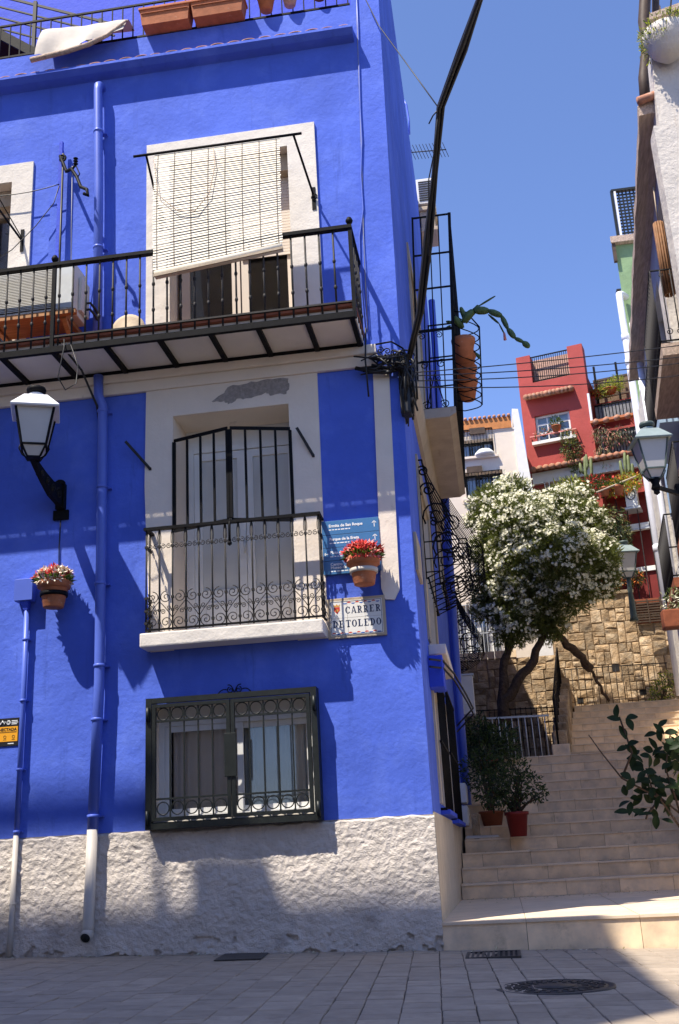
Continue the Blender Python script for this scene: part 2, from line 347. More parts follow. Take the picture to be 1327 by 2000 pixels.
# ------------------------------------------------------------------ ground, street, stairs
def gz(x): return -0.023*x
mb = MB(); mb.quad((-300, -300, -.75), (300, -300, -.75), (300, 300, -.75), (-300, 300, -.75)); mb.build('ground', 'paver_joint', kind='structure')
mb = MB(); mb.quad((-25, -40, gz(-25)-.009), (14, -40, gz(14)-.009), (14, .3, gz(14)-.009), (-25, .3, gz(-25)-.009))
street = mb.build('street', 'paver_joint', kind='structure')
rng = random.Random(11)
ca = math.radians(3.6); ax, ay = Vector((math.cos(ca), math.sin(ca))), Vector((-math.sin(ca), math.cos(ca)))
stones = []
c = -6.0
while c < 4.5:
    w = rng.choice((.17, .20, .20, .23)); t = -7.0 + rng.uniform(0, .3)
    while t < 1.0:
        L = rng.choice((.12, .16, .2, .2, .26, .32))
        q = [ax*a+ay*b for a, b in ((c+.002, t+.002), (c+w-.002, t+.002), (c+w-.002, t+L-.002), (c+.002, t+L-.002))]
        lim = lambda p: -.035 if p.x < .02 else -.05-.06*p.x
        ok = all(p.y < lim(p) for p in q)
        if not ok and min(p.y for p in q) < lim(q[0])-.03: q = [Vector((p.x, min(p.y, lim(p)))) for p in q]; ok = True
        t += L
        if not ok: continue
        m = sum(q, Vector((0, 0)))/4; d = Vector((m.x, m.y, gz(m.x)))-CAM; z = d.dot(AX_F)
        if z < .5: continue
        px, py = 663.5+FOC*d.dot(AX_R)/z, 1000-FOC*d.dot(AX_U)/z
        if -70 < px < 1400 and py < 2090: stones.append((z, q))
    c += w
stones.sort(key=lambda s: s[0])
def stone_geo(mb, q):
    h = rng.uniform(-.003, .003); zt = [gz(p.x)+h+rng.uniform(-.0015, .0015) for p in q]; m = sum(q, Vector((0, 0)))/4
    j = [p + Vector((rng.uniform(-.0025, .0025), rng.uniform(-.0025, .0025))) for p in q]
    k = [m+(p-m)*(1-.006/max(.05, (p-m).length)) for p in j]
    mb.add([(p.x, p.y, gz(p.x)-.02) for p in j]+[(p.x, p.y, z-.005) for p, z in zip(j, zt)]+[(p.x, p.y, z) for p, z in zip(k, zt)],
           [(i, (i+1) % 4, 4+(i+1) % 4, 4+i) for i in range(4)]+[(4+i, 4+(i+1) % 4, 8+(i+1) % 4, 8+i) for i in range(4)]+[(8, 9, 10, 11)])
for z, q in stones[:290]:
    mb = MB(); stone_geo(mb, q); mb.build('paving_stone', 'paver', street, recalc=False)
mb = MB()
for z, q in stones[290:]: stone_geo(mb, q)
if len(stones) > 290: mb.build('paving_stones', 'paver', street, kind='stuff', recalc=False)

def rwx(y, o=0.0): return 3.083+.0926*y-o          # street side of the right-hand buildings
stairs = thing('stairs', None, None, (0, 0, 0)); tag(stairs, kind='structure')
core = MB(); STEPS = []
def step(y, z0, z1, xa, xb, yend, front=lambda x: 0.0, tw=.57, depth=None, off=0.0, pieces=True):
    core.add([(x, yy, z) for z in (z0-1.2, z1-.021) for x, yy in ((xa, y+front(xa)+.02), (xb, y+front(xb)+.02), (xb, yend), (xa, yend))],
             [(3, 2, 1, 0), (4, 5, 6, 7), (0, 1, 5, 4), (1, 2, 6, 5), (2, 3, 7, 6), (3, 0, 4, 7)])
    x = xa - off
    while x < xb:
        a, b = max(x, xa)+.002, min(x+tw, xb)-.002; x += tw
        if b-a < .03: continue
        dz = rng.uniform(-.002, .002); dy = rng.uniform(-.002, .002)
        m = MB(); m.prism([(a, y+front(a)+dy, z0+.001), (b, y+front(b)+dy, z0+.001), (b, y+front(b)+.0195+dy, z0+.001), (a, y+front(a)+.0195+dy, z0+.001)], (0, 0, z1-.0215-z0-.001+dz*.3))
        m.build('riser_tile', 'stair_tile', stairs, recalc=False)
        d = depth if depth else .5
        yy = 0.0; rows = max(1, round(d/.62))
        for r in range(rows):
            y0 = y + (front(a) if r == 0 else 0) - (.014 if r == 0 else 0) + r*d/rows + (0 if r == 0 else .002); y1 = y + (r+1)*d/rows - .002
            y0b = y + (front(b) if r == 0 else 0) - (.014 if r == 0 else 0) + r*d/rows + (0 if r == 0 else .002)
            m = MB(); m.prism([(a, y0, z1-.0205), (b, y0b, z1-.0205), (b, y1, z1-.0205), (a, y1, z1-.0205)], (0, 0, .0205+dz))
            m.build('tread_tile', 'tread_tile', stairs, recalc=False)
step(0, gz(1)-.05, .2, .005, 4.6, 20, lambda x: -.02-.06*x, tw=.86, depth=3.9, off=.2)
z = .2; LY0, LT = 3.9, .48
for n in range(12):
    h = .166 if n < 4 else .161
    step(LY0+LT*n, z, z+h, .02 if n < 3 else .05, 3.35+.045*n, 20, tw=.59 if n < 4 else .52, depth=LT if n < 11 else 1.75, off=(n*.17) % .5); z += h
ZL = z
for k in range(8):
    step(10.92+.43*k, z, z+.168, 1.74+.075*k, 4.6, 20, tw=.55, depth=.43 if k < 7 else 1.2, off=(k*.2) % .5); z += .168
ZU = z
core.build('stair_core', 'joint', stairs)

mb = MB(); mb.box(-.35, .35, 0, .001, 0, .001)
# manhole cover, drain grate, cover plate
mh = thing('manhole_cover', 'round patterned cast iron manhole cover set in the grey paving', 'manhole cover', (.76, -2.45, gz(.76)))
m = MB(); m.lathe([(.335, -.015), (.335, .004), (.325, .006), (.30, .006), (.298, .002), (.0, .002)], (.76, -2.45, gz(.76)), 40)
m.build('frame', 'cast_iron', mh)
m = MB(); m.lathe([(.296, -.01), (.296, .004), (.0, .004)], (.76, -2.45, gz(.76)), 40); lid = m.build('lid', 'cast_iron', mh)
m = MB(); q0 = Vector((.76, -2.45, gz(.76)))
for r, n in ((.26, 26), (.215, 22), (.17, 18)):
    for i in range(n):
        a = 2*PI*i/n+r*9; m.obox(q0+Vector((math.cos(a)*(r-.017), math.sin(a)*(r-.017), .0065)), q0+Vector((math.cos(a+.03)*(r+.017), math.sin(a+.03)*(r+.017), .0065)), .022, .005)
m.lathe([(.115, .0045), (.115, .009), (.0, .009)], q0, 28)
m.build('tread_stud', 'cast_iron', mh, kind='stuff')
dg = thing('drain_grate', 'small rectangular drain grate at the foot of the first step', 'drain grate', (.40, -.47, gz(.4)))
m = MB(); x0, x1, y0, y1, zt = .2, .60, -.75, -.28, gz(.4)+.004
for a, b, c_, d in ((x0, x1, y0, y0+.025), (x0, x1, y1-.025, y1), (x0, x0+.025, y0+.026, y1-.026), (x1-.025, x1, y0+.026, y1-.026)): m.box(a, b, c_, d, zt-.02, zt+.006)
m.build('frame', 'cast_iron', dg)
for i in range(9):
    m = MB(); x = x0+.05+i*.0375; m.box(x-.009, x+.009, y0+.027, y1-.027, zt-.01, zt+.004); m.build('bar', 'cast_iron', dg)
m = MB(); m.box(x0+.02, x1-.02, y0+.02, y1-.02, zt-.004, zt-.002); m.build('sump', 'dark_gap', dg)
m = MB(); m.prism([(-1.68, -.66, gz(-1.68)+.004), (-1.33, -.60, gz(-1.33)+.004), (-1.38, -.1, gz(-1.38)+.004), (-1.73, -.12, gz(-1.73)+.004)], (0, 0, .007))
m.build('cover_plate', 'cast_iron', None, 'flat dark metal cover plate in the paving by the rough wall', 'cover plate')

m = MB(); rl_ = random.Random(77)
for i in range(240):
    k = rl_.random()
    if k < .4: x = rl_.uniform(.06, 2.4); y = LY0-abs(rl_.gauss(0, .35))-.02; z = .202
    elif k < .7: n = rl_.randint(0, 9); x = .1+abs(rl_.gauss(0, 1.2)); y = LY0+LT*(n+1)-.02-abs(rl_.gauss(0, .08)); z = .2+.166*min(n+1, 4)+.161*max(0, n-3)+.002
    else: x = rl_.uniform(-3.6, 1.4); y = (-.05 if x < 0 else -.09-.06*x)-abs(rl_.gauss(0, .10)); z = gz(x)+.005
    leaf(m, (x, y, z), (rl_.uniform(-1, 1), rl_.uniform(-1, 1), rl_.uniform(0, .25)), (0, 0, 1), rl_.uniform(.015, .045), rl_.uniform(.008, .018), rl_.choice(['leaf_dry', 'bark', 'leaf_dry', 'petal_white']))
m.build('leaf_litter', None, None, kind='stuff', recalc=False)
# ------------------------------------------------------------------ blue building: shell
bb = thing('blue_building', 'bright blue townhouse with white trimmed openings and a rough grey plinth', 'house', (-2, 0, 0))
def lean(z): return .013*max(0, z-3.5)
def ffn(u, v, d): return (u if u < -.001 else lean(v), d, v)
H_UL, H_U, H_D, H_W = (-4.95, -3.93, 5.30, 7.69), (-2.21, -.97, 5.30, 7.66), (-2.18, -1.06, 2.66, 4.80), (-2.35, -.945, 1.10, 2.06)
m = MB(); holed(m, ffn, -8, 0, 1.02, 9.33, [H_UL+(.3,), H_U+(.3,), H_D+(.52,), H_W+(.22,)], .25, extra_v=(1.02, 2.5, 3.5, 6.4, 9.33), extra_u=(-.22,), rm='trim_plaster', m='blue_paint')
m.add([(-.22, 0, 9.33), (lean(9.33), 0, 9.33), (lean(11.7), 0, 11.7), (-.22, 0, 11.7)], [(0, 1, 2, 3)], 'blue_paint')
m.add([(-.22, 0, 9.33), (-.22, 2.6, 9.33), (-.22, 2.6, 11.7), (-.22, 0, 11.7)], [(0, 1, 2, 3)], 'blue_paint')
m.add([(-.22, 0, 11.7), (lean(11.7), 0, 11.7), (lean(11.7), 2.6, 11.7), (-.22, 2.6, 11.7)], [(0, 1, 2, 3)], 'blue_paint')
m.add([(-8, .22, 9.33), (-.22, .22, 9.33), (-.22, .22, 9.0), (-8, .22, 9.0)], [(0, 1, 2, 3)], 'blue_paint')
m.add([(-8, 0, 9.33), (-.22, 0, 9.33), (-.22, .22, 9.33), (-8, .22, 9.33)], [(0, 1, 2, 3)], 'blue_paint')
m.add([(-8, 0, -.5), (-8, 7.2, -.5), (-8, 7.2, 9.33), (-8, 0, 9.33)], [(0, 1, 2, 3)], 'blue_paint')
m.add([(-8, 7.2, -.5), (0, 7.2, -.5), (0, 7.2, 9.33), (-8, 7.2, 9.33)], [(0, 1, 2, 3)], 'blue_paint')
m.build('front_wall', 'blue_paint', bb, recalc=False)
m = MB(); m.quad((-8, .2, 9.01), (-.22, .2, 9.01), (-.22, 2.6, 9.01), (-8, 2.6, 9.01)); m.build('terrace_floor', 'terracotta_dark', bb)
# rooms seen through the windows
m = MB(); m.box(-7.9, -.25, .9, 6.9, .4, 8.9); m.build('room_partition', 'room_dark', bb)
# side wall on the stepped lane
SW = [(1.3, 2.65, 1.16, 2.3), (3.2, 5.1, 1.12, 2.45), (1.5, 2.9, 2.72, 4.45), (2.5, 4.2, 5.42, 7.7), (5.2, 6.3, 4.3, 5.6)]
def sfn(u, v, d): return (lean(v)-d, u, v)
m = MB(); holed(m, sfn, 0, 7.2, 1.05, 11.7, SW, .22, extra_v=(3.5, 9.33), m='blue_paint', rm='trim_plaster')
m.build('side_wall', 'blue_paint', bb, recalc=False)
m = MB(); m.add([(0, 0, 1.05), (0, 7.2, 1.05), (.012, 7.2, 1.05), (.012, 0, 1.05)], [(0, 1, 2, 3)])
m.box(-.03, .012, .004, 7.2, -.4, 1.05); m.build('side_plinth', 'tan_render', bb)
# upper storey set back behind the terrace and the taller rear part
m = MB(); m.box(-8, -.23, 2.6, 7.2, 9.02, 12.9); m.box(-6, .065, 7.21, 9.0, -.5, 12.6); m.box(-6, .03, 3.6, 7.2, 11.71, 12.75); m.box(-6, -.32, 9.01, 14.3, -.5, 8.6); m.build('rear_block', 'blue_deep', bb)
# rough plinth: displaced render, ragged at the pavement
nx, nz = 420, 110; m = MB(); vs = []
for j in range(nz+1):
    for i in range(nx+1):
        x = -4.3 + 4.3*i/nx; v = j/nz; edge = .014*noise.noise(Vector((x*9, 3.1, 0)))+.016*noise.noise(Vector((x*1.7, 8.1, 0)))
        z = gz(x)-.05 + (1.0+edge*(1 if i < nx else 0)-gz(x)+.05+.02)*v
        p = Vector((x*26, z*30, .3)); h = noise.fractal(p, .8, 2.1, 3) * .55 + .5*abs(noise.noise(p*.6))
        y = -.028 - .009*h - .012*noise.noise(Vector((x*3, z*4, 7)))
        g = z-gz(x)
        if g < .13:                                         # broken foot of the render
            k = noise.noise(Vector((x*4.5, 1.7, z*7))) + .6*noise.noise(Vector((x*14, 4, z*16)))
            if k > .12+g*3.2: y = -.004
        if j == nz: y = -.004
        if i == nx: x, y = .011, y
        vs.append((x, y, z))
fs = [(j*(nx+1)+i, j*(nx+1)+i+1, (j+1)*(nx+1)+i+1, (j+1)*(nx+1)+i) for j in range(nz) for i in range(nx)]
m.add(vs, fs, None, True); m.build('rough_plinth', 'rough_plaster', bb, recalc=False)
m = MB(); m.box(-8, -4.3, -.03, .0, -.2, 1.02); m.build('plinth_end', 'rough_plaster', bb)
m = MB(); m.box(-8, 0, -.003, 0, -.3, 1.03); m.build('plinth_base', 'bare_mortar', bb)

# cornice, pilaster and window trims, a few mm to cm proud of the wall
m = MB(); m.bbox(-8, -.20, -.075, .0, 5.20, 5.295, .012); m.bbox(-8, -.205, -.045, .0, 5.085, 5.199, .01); m.build('cornice', 'trim_plaster', bb)
m = MB(); m.prism([(-.245, -.022, 5.08), (-.095, -.022, 5.08), (-.14, -.022, 2.93), (-.19, -.022, 2.84), (-.27, -.022, 2.85), (-.30, -.022, 2.95)], (0, .021, 0)); m.build('pilaster', 'trim_plaster', bb)
def frame_trim(name, x0, x1, z0, z1, hole, wob=.0, y=-.024, mt='white_plaster', bottom=False):
    a, b, c_, d = hole; m = MB(); g = .0
    m.prism([(x0, y, z0), (a, y, z0), (a, y, d), (a, y, z1), (x0, y, z1)] if not wob else [(x0+wob, y, z0), (a, y, z0), (a, y, z1), (x0, y, z1), (x0-wob*.2, y, (z0+z1)/2+.3)], (0, -y-.001, 0))
    m.prism([(b, y, z0), (x1-wob*.3, y, z0), (x1, y, z1), (b, y, z1)], (0, -y-.001, 0))
    m.prism([(a+.0005, y, d), (b-.0005, y, d), (b-.0005, y, z1), (a+.0005, y, z1)], (0, -y-.001, 0))
    return m.build(name, mt, bb)
frame_trim('door_surround', -5.2, -3.70, 5.30, 7.91, H_UL)
frame_trim('door_surround', -2.455, -.68, 5.30, 7.905, H_U)
frame_trim('door_surround', -2.445, -.775, 2.55, 5.084, H_D, wob=.05, mt='trim_plaster')
# flaking patch above the lower door
pp = [(-1.80, 4.90), (-1.70, 4.97), (-1.63, 5.04), (-1.45, 5.06), (-1.25, 5.065), (-1.06, 5.06), (-1.03, 4.98), (-1.08, 4.91), (-1.2, 4.90), (-1.28, 4.93), (-1.42, 4.89), (-1.55, 4.90), (-1.62, 4.86), (-1.68, 4.89)]
r2 = random.Random(5); poly = []
for i, (x, z) in enumerate(pp):
    x2, z2 = pp[(i+1) % len(pp)]
    for k in range(4): t = k/4; poly.append((x+(x2-x)*t+r2.uniform(-.012, .012), -.0275, z+(z2-z)*t+r2.uniform(-.010, .010)))
m = MB(); m.prism(poly, (0, .003, 0)); m.build('flaked_patch', 'bare_mortar', bb)
# ledge with roof tiles, parapet railing above
m = MB(); m.prism([(-8, 0, 8.84), (-8, -.10, 8.86), (-8, -.165, 8.90), (-8, -.165, 8.93), (-8, 0, 8.99)], (7.79, 0, 0)); m.build('ledge', 'blue_paint', bb)
tm = MB(); pr_ = [(.082*math.cos(PI*i/8), .042*math.sin(PI*i/8)) for i in range(9)]
vs = [(a*s, y, z+b) for (y, z, s) in ((-.115, -.06, 1.05), (.11, .045, .95)) for a, b in pr_]
vs += [(a*s*.86, y, z+b*.8-.004) for (y, z, s) in ((-.115, -.06, 1.05), (.11, .045, .95)) for a, b in pr_]
tm.add(vs, [(i, i+1, 10+i, 9+i) for i in range(8)]+[(18+i, 27+i, 28+i, 19+i) for i in range(8)]+[(i, 18+i, 19+i, i+1) for i in range(8)], None, True)
tile_me = tm.mesh('roof_tile', 'roof_tile')
x = -4.5; r3 = random.Random(3)
while x < -.24:
    inst('roof_tile', tile_me, bb, (x, -.045, 8.968+r3.uniform(-.006, .006)), (0, r3.uniform(-.05, .05), r3.uniform(-.05, .05))); x += .168
# ------------------------------------------------------------------ doors and windows of the blue facade
def pane_window(parent, name, x0, x1, z0, z1, y, frame=.05, d=.05, fm='pvc_white', gm='glass', cm='curtain_beige', bottom=0.0, mull=(), curtain=True, cy=.1, rng=random.Random(1), folds=1.0):
    m = MB(); a, b, c_, e = x0+frame, x1-frame, z0+frame+bottom, z1-frame
    m.box(x0, a, y, y+d, z0, z1); m.box(b, x1, y, y+d, z0, z1); m.box(a, b, y+.001, y+d-.001, z0, c_); m.box(a, b, y+.001, y+d-.001, e, z1)
    for q in mull: m.box(a, b, y+.002, y+d-.002, q-.015, q+.015)
    o = m.build(name, fm, parent)
    g = MB(); g.box(a-.004, b+.004, y+d*.45, y+d*.45+.005, c_-.004, e+.004); g.build('pane', gm, o)
    if curtain:
        n = 40; vs = []
        for i in range(n+1):
            t = i/n; x = a+(b-a)*t; yy = y+d+cy+.018*math.sin(t*34*folds+2*math.sin(t*7))
            vs += [(x, yy, c_-.03), (x, yy+.01*math.sin(t*23), e+.03)]
        m = MB(); m.add(vs, [(2*i, 2*i+2, 2*i+3, 2*i+1) for i in range(n)], None, True); m.build('curtain', cm, o, recalc=False)
    return o
# upper left door edge
pane_window(bb, 'door_frame', -4.95, -3.94, 5.30, 7.55, .24, .09, .05, 'cream_paint', cm='curtain_dim', curtain=False)
m = MB(); m.box(-4.95, -3.935, .12, .30, 7.50, 7.685); m.build('shutter_box', 'tan_moulding', bb)
# upper door behind the blind
pane_window(bb, 'door_frame', -2.16, -1.55, 5.33, 7.45, .22, .085, .05, 'cream_paint', curtain=False)
pane_window(bb, 'door_frame', -1.54, -.985, 5.33, 7.45, .235, .075, .05, 'cream_paint', curtain=False)
m = MB(); m.box(-2.205, -.975, .10, .29, 7.46, 7.655); m.build('shutter_box', 'tan_moulding', bb)
m = MB()
for i in range(26): m.box(-1.53, -.99, .215, .226, 6.55+.035*i, 6.55+.035*i+.031)
m.build('roller_shutter', 'cream_paint', bb)
# lower double door
for k, (a, b) in enumerate(((-2.10, -1.595), (-1.59, -1.09))):
    o = pane_window(bb, 'door_leaf', a, b, 2.68, 4.56, .415 if k == 0 else .416, .075, .045, 'pvc_white', bottom=.42, gm='frosted_pane', curtain=False)
    m = MB(); m.bbox(a+.11, b-.11, -0.203+.606, .414, 2.80, 3.06, .008); m.build('panel', 'pvc_white', o)
m = MB(); m.box(-2.175, -2.102, .40, .455, 2.67, 4.62); m.box(-1.088, -1.065, .40, .455, 2.67, 4.62); m.box(-2.101, -1.089, .40, .455, 4.565, 4.62); m.box(-2.179, -1.061, .415, .46, 4.621, 4.799)
m.build('door_frame', 'pvc_white', bb)
m = MB(); m.tube([(-1.60, .41, 3.62), (-1.60, .36, 3.62), (-1.60, .36, 3.50)], .011, 8); m.build('door_handle', 'pale_metal', bb)
# ground floor window
m = MB(); a, b, c_, d = H_W
m.box(a, a+.05, .10, .17, c_, d); m.box(b-.05, b, .10, .17, c_, d); m.box(a+.0505, b-.0505, .101, .169, c_, c_+.045); m.box(a+.0505, b-.0505, .101, .169, d-.16, d)
wf = m.build('window_frame', 'pvc_white', bb)
pane_window(bb, 'window_sash', a+.052, -1.60, c_+.047, d-.162, .11, .05, .03, 'pvc_white', cm='curtain_beige', cy=.06, folds=.8)
pane_window(bb, 'window_sash', -1.66, b-.052, c_+.047, d-.162, .141, .05, .026, 'pvc_white', cm='curtain_dim', cy=.05, folds=1.3)
m = MB(); m.bbox(a-.02, b+.02, -.07, .10, c_-.045, c_, .006); m.build('window_sill', 'white_plaster', bb)
# its hinged security grille
gr = MB(); GX0, GX1, GZ0, GZ1, GY = -2.395, -.90, 1.03, 2.12, -.12
gr.box(GX0, GX0+.05, GY-.015, .0, GZ0, GZ1); gr.box(GX1-.05, GX1, GY-.015, .0, GZ0, GZ1)
gr.box(GX0+.051, GX1-.051, GY-.014, GY+.03, GZ1-.045, GZ1); gr.box(GX0+.051, GX1-.051, GY-.014, -.03, GZ0, GZ0+.055)
gm_ = (GX0+GX1)/2
grille = gr.build('window_grille', 'grille_paint', bb)
for k, (p, q) in enumerate(((GX0+.058, gm_-.004), (gm_+.004, GX1-.058))):
    m = MB(); y0, y1 = GY-.022, GY+.012; z0, z1 = GZ0+.065, GZ1-.055
    m.box(p, p+.032, y0, y1, z0, z1); m.box(q-.032, q, y0, y1, z0, z1); m.box(p+.0325, q-.0325, y0+.001, y1-.001, z1-.03, z1); m.box(p+.0325, q-.0325, y0+.001, y1-.001, z0, z0+.03)
    for zz in (z1-.155, z0+.17): m.box(p+.033, q-.033, y0+.006, y1-.008, zz, zz+.016)
    m.build('grille_leaf', 'grille_paint', grille)
    n = 5; w = (q-p-.066)/n
    for i in range(n):
        cx = p+.033+w*(i+.5)
        for zc in (z1-.085, z0+.10):
            t = MB(); t.tube(circle(cx, zc, min(w*.5, .056)-.004, GY-.004, 18), .0055, 5, closed=True); t.build('ring', 'grille_paint', grille, recalc=False)
        if i: 
            t = MB(); t.box(cx-w/2-.006, cx-w/2+.006, GY-.010, GY+.002, z0+.03, z1-.03); t.build('bar', 'grille_paint', grille)
m = MB(); m.bbox(gm_-.055, gm_+.05, GY-.034, GY-.023, 1.42, 1.78, .004); m.build('lock_plate', 'grille_paint', grille)
for zz in (1.98, 1.12):
    for xx in (GX0+.02, GX1-.02):
        m = MB(); m.tube([(xx, GY-.024, zz-.06), (xx, GY-.024, zz+.06)], .016, 8); m.build('hinge', 'grille_paint', grille)
m = MB()
for s in (-1, 1):
    m.tube(spiral(gm_+.02+s*.035, 2.155, .008, .03, 0, 1.2, -.05, 16, s), .005, 5); m.tube(bez((gm_+.02, -.05, 2.12), (gm_+.02+s*.02, -.05, 2.21), (gm_+.02+s*.06, -.05, 2.20), 10), .005, 5)
    m.tube(bez((gm_+.02+s*.07, -.05, 2.16), (gm_+.02+s*.12, -.05, 2.175), (gm_+.02+s*.15, -.05, 2.12), 10), .005, 5)
m.build('crest_scroll', 'black_iron', grille)

# ------------------------------------------------------------------ upper balcony
BY, BZ, BR = -.65, 5.285, 6.195; BX0, BX1 = -4.7, -.315
m = MB(); m.box(BX0, BX1, BY+.05, -.001, 5.315, 5.40, 'white_plaster'); m.box(BX0, BX1+.01, BY+.0, -.002, 5.401, 5.425, 'terracotta_dark'); slab = m.build('upper_balcony', 'white_plaster', bb)
x = -4.62
for i, x in enumerate((-4.63, -4.14, -3.63, -3.13, -2.63, -2.12, -1.64, -1.2, -.75, BX1-.03)):
    t = MB(); t.box(x-.022, x+.022, BY+.02, -.003, 5.275, 5.314); t.build('slab_rib', 'black_iron', slab)
t = MB(); t.box(BX0, BX1, BY-.025, BY+.019, 5.275, 5.335); t.box(BX0, BX1, -.04, -.08, 5.28, 5.3145); t.build('slab_edge_iron', 'black_iron', slab)
t = MB(); t.box(BX0, BX1+.02, BY-.03, BY+.03, BR-.012, BR+.022); t.box(BX1-.02, BX1+.02, BY+.031, 0, BR-.011, BR+.021); t.build('top_rail', 'black_iron', slab)
t = MB(); t.box(BX0, BX1+.012, BY-.015, BY+.02, 5.43, 5.447); t.box(BX1-.01, BX1+.012, BY+.021, 0, 5.431, 5.446); t.build('bottom_rail', 'weathered_iron', slab)
bal = MB(); h = BR-.013-5.345; bal.tube([(0, 0, 0), (0, 0, h)], .0095, 6)
for zz in (h*.30, h*.62): bal.lathe([(.009, -.024), (.014, -.012), (.0165, 0), (.014, .012), (.009, .024)], (0, 0, zz), 8)
bal_me = bal.mesh('baluster', 'weathered_iron')
x = BX0+.05
while x < BX1-.05: inst('baluster', bal_me, slab, (x, BY-.004, 5.346)); x += .1305
for i in range(5): inst('baluster', bal_me, slab, (BX1, BY+.12+i*.118, 5.346))
for x in (-3.14, BX1):
    t = MB(); t.box(x-.017, x+.017, BY-.02, BY+.014, 5.27, BR+.03); t.lathe([(.012, 0), (.03, .025), (.035, .045), (.02, .075), (.0, .085)], (x, BY-.003, BR+.028), 10); t.build('newel_post', 'black_iron', slab)

# ------------------------------------------------------------------ lower balcony with scrollwork
m = MB(); m.bbox(-2.425, -.80, -.23, -.001, 2.555, 2.68, .014)
lb = m.build('lower_balcony', 'white_plaster', bb)
LX0, LX1, LY, LZ0, LZ1 = -2.375, -.80, -.20, 2.69, 3.625
t = MB(); t.box(LX0-.02, LX1+.02, LY-.024, LY+.02, LZ1-.006, LZ1+.02)
for x in (LX0, LX1): t.box(x-.018, x+.018, LY+.021, 0, LZ1-.005, LZ1+.019)
t.build('top_rail', 'black_iron', lb)
t = MB(); t.box(LX0, LX1, LY-.008, LY+.01, LZ0+.01, LZ0+.026)
for x in (LX0, LX1): t.box(x-.008, x+.008, LY+.011, 0, LZ0+.0105, LZ0+.0255)
t.build('bottom_rail', 'black_iron', lb)
N = 13; dx = (LX1-LX0)/N; h = LZ1-LZ0-.01
b2 = MB(); b2.tube([(0, 0, 0), (0, 0, h)], .0075, 6)
for zz in (.075, .185, .30, h-.155): b2.box(-.012, .012, -.012, .012, zz-.011, zz+.011)
b2m = b2.mesh('baluster', 'weathered_iron')
for i in range(N+1): inst('baluster', b2m, lb, (LX0+dx*i, LY, LZ0+.002))
for x in (LX0, LX1): inst('baluster', b2m, lb, (x, LY+.10, LZ0+.002))
def scroll_mesh(width):
    s = MB(); r = width*.46
    s.tube(spiral(0, .075, r*.12, r, PI*.4, 1.55, 0, 26, 1), .0042, 4)
    s.tube(spiral(0, .30, r*.12, r, -PI*.4, -1.55, 0, 26, -1), .0042, 4)
    s.tube(spiral(width*.22, .17, r*.1, r*.42, 0, 1.4, 0, 16, -1), .0036, 4); s.tube(spiral(-width*.2, .205, r*.1, r*.42, PI, 1.4, 0, 16, 1), .0036, 4)
    s.tube(bez((-width*.45, 0, .12), (-width*.1, 0, .19), (width*.45, 0, .26), 8), .0038, 4)
    s.tube(spiral(-width*.22, h-.155, .006, width*.2, 0, 1.3, 0, 16, 1), .0036, 4); s.tube(spiral(width*.22, h-.155, .006, width*.2, 0, 1.3, 0, 16, -1), .0036, 4)
    s.tube(bez((-width*.46, 0, h), (-width*.34, 0, h-.06), (-width*.4, 0, h-.13), 6), .0034, 4); s.tube(bez((width*.46, 0, h), (width*.34, 0, h-.06), (width*.4, 0, h-.13), 6), .0034, 4)
    return s.mesh('scroll', 'weathered_iron')
sm_ = scroll_mesh(dx)
for i in range(N):
    o = inst('scroll', sm_, lb, (LX0+dx*(i+.5), LY, LZ0+.002))
    if i % 2: o.scale = (-1, 1, 1)
for x in (LX0, LX1):
    for y in (LY+.05, LY+.15): inst('scroll', sm_, lb, (x, y, LZ0+.002), (0, 0, PI/2), (.8, 1, 1))
# folding bar gate that closes the upper half of the lower door
g0, g1, gmid = Vector((-2.17, -.02, 0)), Vector((-1.055, -.02, 0)), Vector((-1.60, -.19, 0))
t = MB(); gate = None
for a, b in ((g0, gmid+Vector((-.012, 0, 0))), (gmid+Vector((.012, 0, 0)), g1)):
    for zz, hh in ((4.545, .03), (3.655, .03)):
        t = MB(); t.obox(a+Vector((0, 0, zz)), b+Vector((0, 0, zz)), .014, hh)
        if gate is None: gate = t.build('bar_gate', 'black_iron', bb)
        else: t.build('rail', 'black_iron', gate)
for k in range(10):
    i = k % 5; a, b = (g0, gmid+Vector((-.013, 0, 0))) if k < 5 else (gmid+Vector((.013, 0, 0)), g1)
    p = a.lerp(b, i/4); t = MB(); s = .015 if (k in (0, 4, 5, 9)) else .010
    t.box(p.x-s, p.x+s, p.y-s, p.y+s, 3.672, 4.528); t.build('bar', 'black_iron', gate)
t = MB(); t.tube([(-1.60, -.2, 3.66), (-1.60, -.23, 3.6), (-1.60, -.23, 3.42)], .012, 6); t.lathe([(.0, 0), (.02, .015), (.02, .035), (0, .05)], (-1.60, -.23, 3.40), 8); t.build('bolt', 'black_iron', gate)

